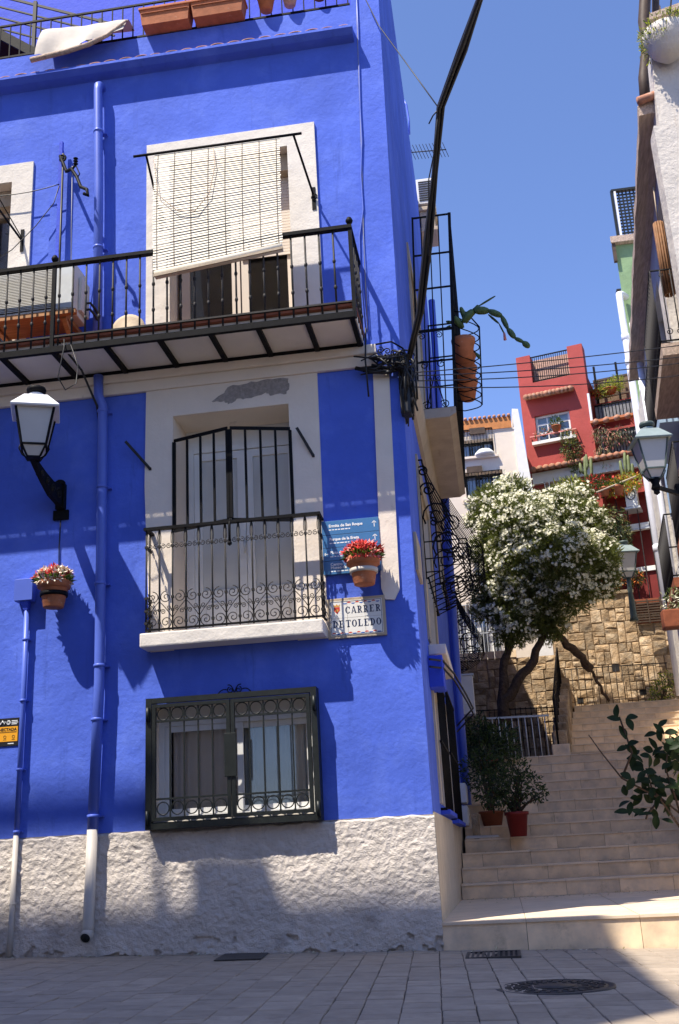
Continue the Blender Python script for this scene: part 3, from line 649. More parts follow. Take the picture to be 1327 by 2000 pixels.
# ------------------------------------------------------------------ side openings of the blue building
def dark_window(y0, y1, z0, z1, d, bars=True, name='side_window', mt='wood_brown'):
    m = MB(); m.box(lean(z0)-d-.03, lean(z0)-d, y0, y1, z0, z1); o = m.build(name, 'dark_gap', bb)
    m = MB(); x = lean(z0)-d+.03
    for a, b, c_, e in ((y0, y0+.07, z0, z1), (y1-.07, y1, z0, z1), ((y0+y1)/2-.04, (y0+y1)/2+.04, z0, z1)): m.box(x-.028, x, a, b, c_, e)
    m.box(x-.028, x-.001, y0+.0705, y1-.0705, z0, z0+.07); m.box(x-.028, x-.001, y0+.0705, y1-.0705, z1-.07, z1); m.build('sash', mt, o)
    if bars:
        xx = lean(z0)+.05
        for i in range(9):
            y = y0+(y1-y0)*i/8; t = MB(); t.tube([(xx, y, z0-.05), (xx, y, z1+.05)], .008, 5); t.build('bar', 'black_iron', o)
        t = MB()
        for zz in (z0-.05, (z0+z1)/2, z1+.05): t.box(xx-.012, xx+.012, y0-.05, y1+.05, zz-.01, zz+.01)
        for y in (y0-.05, y1+.05):
            for zz in (z0-.05, z1+.05): t.box(-.01, xx+.0125, y-.012, y+.012, zz-.012, zz+.012)
        t.build('grille_frame', 'black_iron', o)
    return o
for w in SW[:2]: dark_window(*w, .12)
dark_window(*SW[2], .1, False, 'side_door'); dark_window(*SW[3], .12, False, 'side_door', 'pvc_white'); dark_window(*SW[4], .1, False)
for (y0, y1, z0, z1) in (SW[0], SW[1]):
    m = MB(); m.bbox(lean(z0)+.0, lean(z0)+.09, y0-.06, y1+.06, z0-.10, z0-.055, .008); m.build('window_sill', 'blue_deep', bb)
def side_trim(w, t_=.16, mt='tan_moulding'):
    y0, y1, z0, z1 = w; m = MB()
    for a, b, c_, e in ((y0-t_, y0, z0, z1+t_), (y1, y1+t_, z0, z1+t_), (y0+.0005, y1-.0005, z1, z1+t_)):
        m.prism([(lean(c_)+.0, a, c_), (lean(c_)+.0, b, c_), (lean(e)+.0, b, e), (lean(e), a, e)], (.022, 0, 0))
    return m.build('window_surround', mt, bb)
side_trim(SW[2], .22); side_trim(SW[3], .15); side_trim(SW[4], .12); side_trim(SW[0], .14, 'tan_render')
# side cornice under the upper balcony, slab with cage
m = MB(); m.prism([(lean(5.1), .85, 5.09), (.06, .85, 5.10), (.11, .85, 5.2), (.13, .85, 5.3), (lean(5.3), .85, 5.3)], (0, 5.0, 0)); m.build('side_cornice', 'tan_moulding', bb)
m = MB(); m.prism([(.03, 1.9, 5.305), (.40, 1.9, 5.305), (.44, 1.9, 5.33), (.475, 1.9, 5.345), (.475, 1.9, 5.42), (.03, 1.9, 5.42)], (0, 2.85, 0))
sb = m.build('side_balcony', 'tan_moulding', bb)
CZ0, CZ1, CYA, CYB, CXA, CXB = 5.421, 7.92, 1.95, 4.7, .06, .47
def cx(z): return CXB + (z-5.4)*.055
t = MB()
for (y) in (CYA, CYB): 
    t.obox((cx(CZ0), y, CZ0), (cx(CZ1), y, CZ1), .035, .035, (0, 1, 0)); t.obox((CXA, y, CZ0), (CXA+.11, y, CZ1), .022, .022, (0, 1, 0))
for zz in (CZ0+.012, 6.02, 6.41, 6.95, 7.4, CZ1-.01):
    k = .03 if abs(zz-6.41) < .1 else .016
    for y in (CYA, CYB): t.obox((CXA+(zz-5.4)*.045, y, zz), (cx(zz), y, zz), .02, k)
    t.obox((cx(zz), CYA, zz), (cx(zz), CYB, zz), .02, k)
cage = t.build('iron_cage', 'black_iron', sb)
for i in (1, 2, 3):
    x = CXA+(CXB-CXA)*i/4; t = MB(); t.tube([(x, CYA, CZ0), (x+.105, CYA, CZ1)], .0075, 5); t.build('cage_bar', 'black_iron', sb)
for i in range(1, 19):
    y = CYA+(CYB-CYA)*i/19; t = MB(); t.tube([(cx(CZ0), y, CZ0), (cx(CZ1), y, CZ1)], .0065, 5); t.build('cage_bar', 'black_iron', sb)
t = MB()
for xx in (.16, .36):
    t.tube(spiral(xx, 5.98, .008, .06, 0, 1.4, CYA-.004, 18, 1 if xx < .2 else -1), .006, 5); t.tube(spiral(xx, 5.48, .008, .055, 0, 1.4, CYA-.004, 18, 1), .006, 5)
    t.tube(spiral(xx, 6.34, .008, .045, 0, 1.4, CYA-.004, 16, 1), .005, 5); t.tube([(xx, CYA-.004, 5.46), (.27, CYA-.004, 5.86)], .007, 5); t.tube(spiral(xx+(.05 if xx < .2 else -.05), 5.80, .005, .03, 0, 1.2, CYA-.004, 12, 1), .004, 5)
t.build('cage_scroll', 'black_iron', sb)
# basket bars that bulge from the cage and hold the flower pots
for i in range(9):
    z = 5.62+i*.12; t = MB(); t.tube([(cx(z), CYA+.05, z+.03)]+[(cx(z)+.29*math.sin(PI*k/10)+.0, CYA+.05+.55*k/10, z-.05*math.sin(PI*k/10)) for k in range(1, 10)]+[(cx(z), CYA+.60, z+.03)], .007, 5); t.build('basket_hoop', 'black_iron', sb)
t = MB(); t.tube([(cx(5.62)+.29, CYA+.32, 5.56)]+[(cx(z)+.295, CYA+.32, z-.05) for z in (5.8, 6.1, 6.4, 6.6)]+[(cx(6.8)+.15, CYA+.3, 6.75), (cx(6.8), CYA+.3, 6.78)], .009, 5); t.build('basket_stay', 'black_iron', sb)
# belly grilles
def belly(y0, y1, z0, z1, bulge, n, name='belly_grille', x0=.03, scroll=True):
    t = MB(); prof = lambda s: bulge*(.10+.90*((1-s)/.72)**1.25) if s > .28 else bulge*max(0.0, 1-((.28-s)/.28)**2.2)
    for zz, k in ((z0, .0), (z1, .0)):
        d = x0+bulge*(.05 if zz == z0 else .10)
        t.tube([(x0-.03, y0, zz), (d, y0, zz), (d, y1, zz), (x0-.03, y1, zz)], .010, 5)
    for y in (y0, y1): t.tube([(x0, y, z0), (x0, y, z1)], .010, 5)
    o = t.build(name, 'black_iron', bb)
    S = 16
    for i in range(n+1):
        y = y0+(y1-y0)*i/n; b = MB(); b.tube([(x0+prof(k/S)+(.0 if k else .0), y, z0+(z1-z0)*k/S) for k in range(S+1)], .006, 5); b.build('bar', 'black_iron', o)
    for s in (.05, .16, .3):
        b = MB(); d = x0+prof(s); zz = z0+(z1-z0)*s; b.tube([(x0, y0, zz), (d, y0, zz), (d, y1, zz), (x0, y1, zz)], .007, 5); b.build('bar', 'black_iron', o)
    if scroll:
        b = MB()
        for y in (y0-.003, y1+.003):
            for s, r in ((.9, .07), (.74, .09), (.52, .15), (.26, .16)):
                zz = z0+(z1-z0)*s; d = prof(s)*.55; b.tube(spiral(x0+d, zz, r*.15, min(r, d*1.0+.03), 0, 1.6, y, 20, 1), .0095, 5)
        b.build('scroll', 'black_iron', o)
    return o
belly(1.35, 3.15, 3.35, 4.62, .45, 8)
belly(4.9, 6.5, 4.15, 5.75, .62, 10)
belly(7.6, 8.8, 3.55, 4.75, .45, 8, x0=.075)
m = MB(); m.bbox(.0, .17, 1.25, 2.9, 2.56, 2.66, .01); m.build('side_door_slab', 'trim_plaster', bb)
m = MB(); m.bbox(.0, .14, .95, 1.35, 2.2, 2.5, .01); m.build('shutter_box', 'blue_deep', bb)
# ------------------------------------------------------------------ drainpipes and conduits on the facade
dp = thing('drainpipe', 'wide blue drainpipe from the tiled ledge down to an open end on the rough plinth', 'drainpipe', (-2.88, -.1, .2))
R_ = .046
def pipe(pts, r, name, mt, parent, n=14): t = MB(); t.tube(pts, r, n); return t.build(name, mt, parent, recalc=False)
pipe([(-2.97, -.0, 8.72), (-2.97, -.07, 8.72), (-2.97, -.098, 8.69), (-2.97, -.105, 8.62), (-2.94, -.10, 7.4), (-2.915, -.10, 5.43)], R_, 'upper_pipe', 'blue_pipe', dp)
pipe([(-2.90, -.10, 5.27), (-2.89, -.11, 5.06), (-2.855, -.085, 4.95), (-2.85, -.085, 4.6), (-2.835, -.09, 2.3), (-2.87, -.085, 1.06)], R_, 'middle_pipe', 'blue_pipe', dp)
pipe([(-2.87, -.087, 1.06), (-2.885, -.10, .30), (-2.885, -.105, .245)], R_, 'lower_pipe', 'grey_plastic', dp)
m = MB(); c0 = Vector((-2.885, -.105, .245)); m.tube([c0+Vector((0, .01, .02)), c0+Vector((0, -.015, -.01)), c0+Vector((0, -.055, -.03))], [.046, .05, .048], 14); m.tube([c0+Vector((0, -.0552, -.03)), c0+Vector((0, -.057, -.031))], .040, 14, 'dark_gap')
m.mats = ['grey_plastic', 'dark_gap']; m.m = [0 if i < 28+2 else 1 for i in range(len(m.f))]; m.build('outlet', None, dp, recalc=False)
for x, y, z in ((-2.955, -.102, 8.1), (-2.93, -.10, 6.7), (-2.845, -.087, 4.13), (-2.845, -.087, 3.2), (-2.836, -.09, 2.45), (-2.85, -.088, 1.98), (-2.866, -.086, 1.17), (-2.855, -.086, 4.9)):
    t = MB(); t.lathe([(R_+.002, -.014), (R_+.008, -.010), (R_+.008, .010), (R_+.002, .014)], (x, y, z), 14); t.box(x-.07, x+.07, y+.04, y+.09, z-.006, z+.006); t.build('bracket', 'blue_pipe' if z > 1.1 else 'grey_plastic', dp)
cp = thing('conduit', 'thin blue conduit dropping from the junction box to the pavement', 'conduit', (-3.56, -.04, .1))
pipe([(-3.555, -.05, 3.02), (-3.555, -.045, 2.2), (-3.565, -.045, 1.05)], .024, 'upper_pipe', 'blue_pipe', cp, 10)
pipe([(-3.565, -.052, 1.05), (-3.575, -.055, .3), (-3.585, -.055, .09)], .0235, 'lower_pipe', 'grey_plastic', cp, 10)
for x, z in ((-3.555, 2.75), (-3.556, 2.2), (-3.56, 1.6), (-3.565, 1.08), (-3.572, .5)):
    t = MB(); t.lathe([(.025, -.012), (.030, -.009), (.030, .009), (.025, .012)], (x, -.048, z), 10); t.box(x-.04, x+.04, -.03, .0, z-.005, z+.005); t.build('bracket', 'blue_pipe' if z > 1 else 'grey_plastic', cp)
jb = thing('junction_box', 'small square junction box painted blue beside the cream flowers', 'junction box', (-3.57, -.05, 3.1))
m = MB(); m.bbox(-3.655, -3.49, -.10, -.001, 3.10, 3.31, .006); m.build('box', 'blue_pipe', jb)
m = MB(); m.prism([(-3.61, -.09, 3.098), (-3.525, -.09, 3.098), (-3.54, -.075, 3.02), (-3.575, -.075, 3.02)], (0, .06, 0)); m.build('cable_entry', 'blue_deep', jb)
m = MB(); m.bbox(-3.66, -3.485, -.106, -.1005, 3.105, 3.305, .002); m.build('cover', 'blue_pipe', jb)

# ------------------------------------------------------------------ lanterns
def lantern(parent, c, s=1.0, rz=0.0, iron='black_iron', roof='lamp_roof_white'):
    c = Vector(c); R3 = Matrix.Rotation(rz, 3, 'Z')
    def T(x, y, z): return c + R3 @ Vector((x*s, y*s, z*s))
    def ring(h, z): return [T(-h, -h, z), T(h, -h, z), T(h, h, z), T(-h, h, z)]
    zb, zt, hb, ht = .10, .44, .105, .165
    A, B = ring(hb, zb), ring(ht, zt)
    m = MB()
    for i in range(4):
        j = (i+1) % 4; m.obox(A[i], B[i], .016*s, .016*s); m.obox(A[i], A[j], .016*s, .016*s); m.obox(B[i], B[j], .018*s, .018*s)
    C_ = ring(.055, .0)
    for i in range(4): m.obox(A[i], C_[i], .013*s, .013*s)
    m.add(ring(.06, -.01)+ring(.055, .012), [(3, 2, 1, 0), (4, 5, 6, 7)]+[(i, (i+1) % 4, 4+(i+1) % 4, 4+i) for i in range(4)])
    m.build('frame', iron, parent)
    for i in range(4):
        j = (i+1) % 4; ins = lambda a: c + (a-c)*1.0 - Vector((a.x-c.x, a.y-c.y, 0))*.03
        g = MB(); a, b, d, e = ins(A[i]), ins(A[j]), ins(B[j]), ins(B[i]); off = ((a+b)/2-c); off.z = 0; off = off.normalized()*-.004
        g.prism([a, b, d, e], off); g.build('glass_pane', 'lamp_glass', parent)
        g = MB(); a, b, d, e = ins(C_[i]), ins(C_[j]), ins(A[j]), ins(A[i]); g.prism([a, b, d, e], off); g.build('lower_pane', 'lamp_glass', parent)
    m = MB(); rings = [ring(.205, zt-.012), ring(.21, zt+.002), ring(.10, zt+.135), ring(.085, zt+.142)]
    vs = [v for r in rings for v in r]; m.add(vs, [(3, 2, 1, 0)]+[(4*k+i, 4*k+(i+1) % 4, 4*k+4+(i+1) % 4, 4*k+4+i) for k in range(3) for i in range(4)]+[(12, 13, 14, 15)]); m.build('roof', roof, parent)
    m = MB(); m.lathe([(.065*s, .0), (.07*s, .03*s), (.06*s, .035*s)], T(0, 0, zt+.142), 16); m.build('collar', roof, parent)
    m = MB(); m.lathe([(.05*s, 0), (.082*s, .004*s), (.088*s, .03*s), (.08*s, .05*s), (.02*s, .056*s)], T(0, 0, zt+.187), 18); m.build('chimney_cap', iron, parent)
    for k in (-1, 1):
        m = MB(); m.tube([T(.055*k, 0, .0), T(.10*k, 0, .03), T(.13*k, 0, .09), T(.12*k, 0, .125)], .007*s, 5); m.build('scroll_stay', iron, parent)
l1 = thing('street_lantern', 'white roofed wall lantern on a black scrolled bracket against the dark blue wall', 'street lantern', (-3.27, 0, 3.9))
LC = (-3.25, -.70, 4.235)
lantern(l1, LC, 1.0, math.radians(22))
m = MB(); m.bbox(-3.345, -3.195, -.03, -.001, 3.87, 3.965, .006); m.bbox(-3.315, -3.225, -.06, -.0015, 3.966, 4.22, .008); m.lathe([(.045, 0), (.05, .03), (.03, .05)], (-3.27, -.055, 4.20), 10)
m.build('wall_plate', 'black_iron', l1)
m = MB(); m.prism([(-3.29, -.06, 3.98), (-3.29, -.15, 4.0), (-3.29, -.30, 4.02), (-3.29, -.48, 4.10), (-3.29, -.66, 4.20), (-3.29, -.72, 4.235), (-3.29, -.62, 4.245), (-3.29, -.45, 4.20), (-3.29, -.25, 4.17), (-3.29, -.06, 4.22)], (.045, 0, 0)); m.build('bracket_arm', 'black_iron', l1)
m = MB()
for k, (yy, zz, r) in enumerate(((-.14, 4.09, .06), (-.27, 4.10, .05), (-.40, 4.13, .04), (-.52, 4.165, .03))):
    for xx in (-3.294, -3.241): m.tube([(xx, a, b) for a, _, b in [(p[0], p[1], p[2]) for p in spiral(yy, zz, r*.15, r, k, 1.5, 0, 18)]], .006, 5)
m.build('bracket_scroll', 'weathered_iron', l1)

# ------------------------------------------------------------------ flower pots on wall rings
def petal_flower(mb, p, d, r, n, rng, ms, w=.34):
    d = Vector(d).normalized(); u = d.orthogonal().normalized(); v = d.cross(u); m = rng.choice(ms)
    for i in range(n):
        a = 2*PI*i/n+rng.uniform(-.2, .2); q = u*math.cos(a)+v*math.sin(a)
        leaf(mb, p, q*1.0+d*rng.uniform(.25, .9), d, r*rng.uniform(.75, 1.15), r*w, m, .2)
def wall_pot(loc, label, cols, seed, band='black_iron', tilt=0.0, s=1.0):
    rng = random.Random(seed); x, y, z = loc
    t = thing('flowerpot', label, 'flower pot', (x, 0, z), 'flower pots hung on the blue facade')
    m = MB(); m.lathe([(.088*s, 0), (.09*s, .004), (.122*s, .17*s), (.126*s, .175*s), (.145*s, .178*s), (.150*s, .24*s), (.146*s, .245*s), (.132*s, .243*s), (.128*s, .2*s), (.02, .19*s)], (x, y, z), 28); m.build('pot', 'terracotta', t, recalc=False)
    m = MB(); m.lathe([(.112*s, .10*s), (.1215*s, .10*s), (.125*s, .138*s), (.115*s, .138*s)], (x, y, z), 28); m.box(x-.015, x+.015, y+.11*s, -.001, z+.102*s, z+.134*s); m.build('holder_ring', band, t)
    m = MB(); m.lathe([(.125*s, .2*s), (.0, .215*s)], (x, y, z), 16); m.build('soil', 'soil', t)
    m = MB()
    for i in range(90):
        a = rng.uniform(0, 2*PI); k = rng.random()**.5; rr = .16*s*k
        p = Vector((x+rr*math.cos(a), y+rr*math.sin(a)*.9, z+.235*s+.135*s*math.sqrt(max(0, 1-k*k*.85))*rng.uniform(.55, 1.05)))
        d = (p-Vector((x, y, z+.12*s)))
        petal_flower(m, p, d+rv(rng)*.1, .062*s, 6, rng, cols)
    for i in range(26):
        a = rng.uniform(0, 2*PI); p = Vector((x+.135*s*math.cos(a), y+.135*s*math.sin(a), z+.24*s)); petal_flower(m, p, Vector((math.cos(a), math.sin(a), .1)), .06*s, 6, rng, cols)
    m.build('flowers', None, t, recalc=False)
    m = MB()
    for i in range(60):
        a = rng.uniform(0, 2*PI); p = Vector((x+.10*s*math.cos(a), y+.10*s*math.sin(a), z+.23*s)); leaf(m, p, Vector((math.cos(a)*.9, math.sin(a)*.9, rng.uniform(.1, .9))), rv(rng), .11*s, .03*s)
    m.build('leaves', 'leaf_mid', t, recalc=False)
    return t
wall_pot((-3.235, -.20, 2.985), 'terracotta pot of cream and red flowers beside the blue junction box', ['flower_cream', 'flower_cream', 'flower_cream', 'flower_red'], 3)
wall_pot((-.425, -.20, 2.95), 'terracotta pot of bright red flowers hanging over the blue direction sign', ['flower_red', 'flower_red', 'flower_red', 'flower_pink'], 9, 'grey_plastic')

# ------------------------------------------------------------------ signs
bs = thing('direction_sign', 'blue direction sign panel with white lettering and arrows behind the red flowers', 'sign', (-.55, -.03, 3.1))
for i, (z0, z1) in enumerate(((3.475, 3.605), (3.355, 3.472), (3.235, 3.352), (3.11, 3.232))):
    m = MB(); m.bbox(-.80, -.285, -.034, -.012, z0, z1, .002); m.build('sign_panel', 'sign_teal', bs)
m = MB(); m.box(-.77, -.74, -.0115, 0, 3.12, 3.59); m.box(-.34, -.31, -.0115, 0, 3.12, 3.59); m.build('rail', 'pale_metal', bs)
for s, z, x in (('Ermita de San Roque', 3.545, -.735), ('Parque de la Ereta', 3.42, -.735), ('Plaza de', 3.297, -.735), ('Centro', 3.188, -.735), ('Museo de', 3.158, -.735)):
    text('lettering', s, .036, x, z, -.0352, 'sign_white', bs, .0012)
for z, L in ((3.516, .19), (3.391, .17), (3.268, .12), (3.132, .15)):
    r2 = random.Random(int(z*1000)); x = -.735; m = MB()
    while x < -.735+L: w = r2.uniform(.012, .035); m.box(x, x+w, -.0348, -.0341, z, z+.009); x += w+.007
    m.build('small_print', 'sign_white', bs)
def arrow(cx, cz, ang, s=.03):
    m = MB(); ca, sa = math.cos(ang), math.sin(ang); T = lambda a, b: Vector((cx+(a*ca-b*sa)*s, -.0352, cz+(a*sa+b*ca)*s))
    m.obox(T(0, -1), T(0, .85), .006, .0012, (0, 1, 0)); m.obox(T(-.62, .25), T(.05, .95), .006, .0012, (0, 1, 0)); m.obox(T(.62, .25), T(-.05, .95), .006, .0012, (0, 1, 0)); m.build('arrow', 'sign_white', bs)
arrow(-.325, 3.545, 0); arrow(-.325, 3.42, 0); arrow(-.768, 3.297, PI/2, .02)
ss = thing('street_name_sign', 'ceramic tile street sign reading CARRER DE TOLEDO in dark letters', 'street sign', (-.53, -.03, 2.53))
m = MB(); SX0, SX1, SZ0, SZ1 = -.79, -.275, 2.535, 2.89
m.bbox(SX0, SX1, -.028, -.001, SZ0, SZ1, .005); m.build('border', 'tan_moulding', ss)
for i in range(3):
    for j in range(2):
        w, h = .152, .152; x = -.762+i*(w+.002); z = 2.558+j*(h+.002); m = MB(); m.bbox(x, x+w, -.0315, -.0285, z, z+h, .001); m.build('tile', 'tile_white', ss)
m = MB(); fx0, fx1, fz0, fz1 = -.757, -.308, 2.563, 2.859
for a, b, c_, d in ((fx0, fx1, fz0, fz0+.004), (fx0, fx1, fz1-.004, fz1), (fx0, fx0+.004, fz0+.004, fz1-.004), (fx1-.004, fx1, fz0+.004, fz1-.004)): m.box(a, b, -.0324, -.0317, c_, d)
m.build('border_line', 'letter_navy', ss)
def serif(ch, x, z, h, w):
    m = MB(); y0, y1 = -.0326, -.0318; T, t_ = h*.20, h*.09; S = h*.10
    def vbar(a): m.box(a, a+T, y0, y1, z, z+h)
    def ser(a, b, zz): m.box(a, b, y0, y1, zz, zz+t_)
    def arc(cx, cz, rx, rz, a0, a1, th, n=14):
        pts = []
        for k in range(n+1):
            a = a0+(a1-a0)*k/n; k2 = th*(.55+.45*abs(math.cos(a))); pts.append(((cx+rx*math.cos(a), cz+rz*math.sin(a)), (cx+(rx-k2)*math.cos(a), cz+(rz-k2*.75)*math.sin(a))))
        for (o0, i0), (o1, i1) in zip(pts, pts[1:]): m.prism([(o0[0], y0, o0[1]), (o1[0], y0, o1[1]), (i1[0], y0, i1[1]), (i0[0], y0, i0[1])], (0, y1-y0, 0))
    if ch in 'RDEL':
        vbar(x+S); ser(x, x+T+2*S, z) if ch in 'R' else None; 
    if ch == 'C': arc(x+w*.55, z+h/2, w*.52, h*.5, .7, 2*PI-.7, T); m.box(x+w*.86, x+w*.95, y0, y1, z+h*.62, z+h*.95)
    if ch == 'O': arc(x+w*.5, z+h/2, w*.5, h*.5, 0, 2*PI, T, 22)
    if ch == 'D': ser(x, x+w*.5, z); ser(x, x+w*.5, z+h-t_); arc(x+w*.42, z+h/2, w*.55, h*.5, -PI/2, PI/2, T)
    if ch == 'E': ser(x, x+w*.9, z); ser(x, x+w*.88, z+h-t_); ser(x+S+T, x+w*.65, z+h*.47); m.box(x+w*.82, x+w*.9, y0, y1, z+t_, z+h*.28); m.box(x+w*.8, x+w*.88, y0, y1, z+h*.74, z+h-t_)
    if ch == 'L': ser(x, x+w*.92, z); ser(x, x+T+2*S, z+h-t_); m.box(x+w*.83, x+w*.92, y0, y1, z+t_, z+h*.32)
    if ch == 'T': vbar(x+w*.5-T/2); ser(x+w*.5-T/2-S, x+w*.5+T/2+S, z); ser(x, x+w, z+h-t_); m.box(x, x+w*.09, y0, y1, z+h*.74, z+h-t_); m.box(x+w*.91, x+w, y0, y1, z+h*.74, z+h-t_)
    if ch == 'R':
        ser(x, x+w*.55, z+h-t_); arc(x+w*.45, z+h*.73, w*.42, h*.27, -PI/2, PI/2, T*.9); m.box(x+S+T, x+w*.5, y0, y1, z+h*.46, z+h*.46+t_); m.prism([(x+w*.42, y0, z+h*.46), (x+w*.66, y0, z+h*.46), (x+w*1.02, y0, z), (x+w*.76, y0, z)], (0, y1-y0, 0))
    if ch == 'A':
        m.prism([(x+w*.42, y0, z+h), (x+w*.62, y0, z+h), (x+w*1.0, y0, z), (x+w*.75, y0, z)], (0, y1-y0, 0)); m.prism([(x+w*.42, y0-.0002, z+h), (x+w*.5, y0-.0002, z+h*.9), (x+w*.17, y0-.0002, z), (x+w*.06, y0-.0002, z)], (0, y1-y0, 0)); m.box(x+w*.25, x+w*.75, y0-.0004, y1, z+h*.27, z+h*.35); ser(x-.0, x+w*.27, z); ser(x+w*.68, x+w*1.05, z)
    m.build('letter', 'letter_navy', ss)
for i, ch in enumerate('CARRER'): serif(ch, -.628+i*.0535, 2.748, .062, .044)
for i, ch in enumerate('DE'): serif(ch, -.742+i*.055, 2.628, .062, .044)
for i, ch in enumerate('TOLEDO'): serif(ch, -.628+i*.0535, 2.628, .062, .044)
for z, f in ((2.842, 1), (2.575, 1)):
    for i in range(12):
        x = -.735+i*.036
        if z > 2.8 and i < 3: continue
        up = i % 2; m = MB(); pts = [(x+.017*math.cos(PI*k/8), -.0323, z+(.011*math.sin(PI*k/8) if not up else -.011*math.sin(PI*k/8))) for k in range(9)]; m.prism(pts, (0, .0007, 0)); m.build('scallop', 'tile_red' if not up else 'tile_blue', ss)
m = MB(); cxs, czs = -.70, 2.785
m.prism([(cxs-.026, -.0324, czs+.025), (cxs+.026, -.0324, czs+.025), (cxs+.026, -.0324, czs-.005), (cxs, -.0324, czs-.035), (cxs-.026, -.0324, czs-.005)], (0, .0008, 0)); m.build('crest_shield', 'tile_red', ss)
m = MB(); m.prism([(cxs-.024, -.0324, czs+.028), (cxs-.03, -.0324, czs+.05), (cxs-.012, -.0324, czs+.04), (cxs, -.0324, czs+.055), (cxs+.012, -.0324, czs+.04), (cxs+.03, -.0324, czs+.05), (cxs+.024, -.0324, czs+.028)], (0, .0008, 0)); m.prism([(cxs-.013, -.0328, czs+.005), (cxs+.013, -.0328, czs+.005), (cxs+.010, -.0328, czs-.015), (cxs-.010, -.0328, czs-.015)], (0, .0004, 0)); m.build('crest_crown', 'crest_gold', ss)
# second street plaque round the corner
m = MB(); m.bbox(lean(3.3)+.0005, lean(3.3)+.028, .18, .74, 3.14, 3.50, .004); m.build('side_plaque', 'tan_moulding', None, 'small beige street plaque fixed on the shaded lane side of the corner', 'plaque')
# alarm company plate
ph = thing('alarm_plate', 'black and yellow alarm plate at the left edge next to the thin conduit', 'sign', (-3.7, 0, 1.8))
m = MB(); m.bbox(-3.95, -3.60, -.008, -.001, 1.815, 2.06, .001); m.build('plate', 'sign_black', ph)
m = MB(); m.box(-3.94, -3.612, -.0092, -.0082, 1.855, 1.985); m.build('yellow_panel', 'sign_yellow', ph)
text('lettering', 'CONECTADA', .036, -3.622, 1.948, -.0097, 'sign_black', ph, .001, 'RIGHT', squash=1.0)
m = MB()
for z, a in ((1.937, .21), (1.931, .16)): m.box(-3.622-a, -3.622, -.0097, -.0093, z, z+.003)
m.build('small_print', 'sign_black', ph)
m = MB(); m.tube([(-3.81, -.009, 2.0), (-3.79, -.009, 2.035), (-3.775, -.009, 2.005), (-3.757, -.009, 2.037), (-3.74, -.009, 2.005), (-3.733, -.009, 2.03)], .006, 6); m.build('logo', 'sign_white', ph)
m = MB(); m.tube(circle(-3.70, 2.02, .017, -.009, 18), .003, 5, closed=True); m.tube(circle(-3.70, 2.02, .009, -.009, 12), .002, 5, closed=True); m.build('emblem', 'sign_white', ph)
m = MB()
for k, (z, w) in enumerate(((2.034, .055), (2.02, .06), (2.006, .05))): m.box(-3.672, -3.672+w, -.0092, -.0082, z-.003, z+.004)
m.box(-3.70, -3.645, -.0092, -.0082, 1.832, 1.84); m.build('lettering', 'sign_white', ph)
for x in (-3.72, -3.64): 
    m = MB(); m.tube(circle(x-.01, 1.895, .012, -.0095, 12), .002, 4, closed=True); m.box(x-.025, x+.005, -.0097, -.0093, 1.868, 1.873); m.build('icon', 'sign_black', ph)

# ------------------------------------------------------------------ air conditioner, satellite disc, planter on the balcony
ac = thing('air_conditioner', 'cream air conditioning unit on a wooden bracket on the left of the balcony', 'air conditioner', (-3.5, 0, 5.8))
m = MB(); m.bbox(-3.92, -3.02, -.48, -.14, 5.80, 6.33, .012); m.build('casing', 'ac_cream', ac)
m = MB(); m.box(-3.90, -3.22, -.483, -.4805, 5.84, 6.29); m.build('fan_recess', 'dark_gap', ac)
for i in range(26): m = MB(); z = 5.848+.017*i; m.box(-3.90, -3.22, -.493, -.484, z, z+.0075); m.build('louver', 'ac_cream', ac)
m = MB(); m.bbox(-3.20, -3.03, -.488, -.4805, 5.83, 6.30, .003); m.build('service_panel', 'pale_metal', ac)
m = MB(); m.bbox(-3.018, -2.985, -.36, -.16, 5.86, 6.22, .006); m.build('valve_cover', 'ac_cream', ac)
m = MB()
for z in (5.92, 5.99): m.tube([(-2.99, -.25, z), (-2.94, -.25, z), (-2.91, -.2, z-.04), (-2.90, -.1, z-.08), (-2.92, 0, z-.09)], .014, 6)
m.build('hose', 'cable_black', ac)
m = MB()
for x in (-3.85, -3.12):
    m.obox((x, -.5, 5.775), (x, -.02, 5.775), .05, .045); m.obox((x, -.45, 5.75), (x, -.03, 5.46), .045, .04); m.box(x-.025, x+.025, -.06, -.001, 5.45, 5.752)
m.box(-3.95, -2.98, -.52, -.47, 5.752, 5.797); m.box(-3.82, -3.15, -.46, -.10, 5.777, 5.797); m.build('wooden_bracket', 'wood_orange', ac)
m = MB(); m.lathe([(.0, -.03), (.13, -.02), (.17, .0), (.172, .012), (.1, .0), (0, -.012)], (-2.60, -.12, 5.72), 28, axis='y'); m.tube([(-2.6, -.1, 5.72), (-2.6, -.0, 5.72)], .02, 8); m.build('satellite_disc', 'tan_moulding', None, 'beige round dish leaning on the wall behind the balcony railing', 'dish')
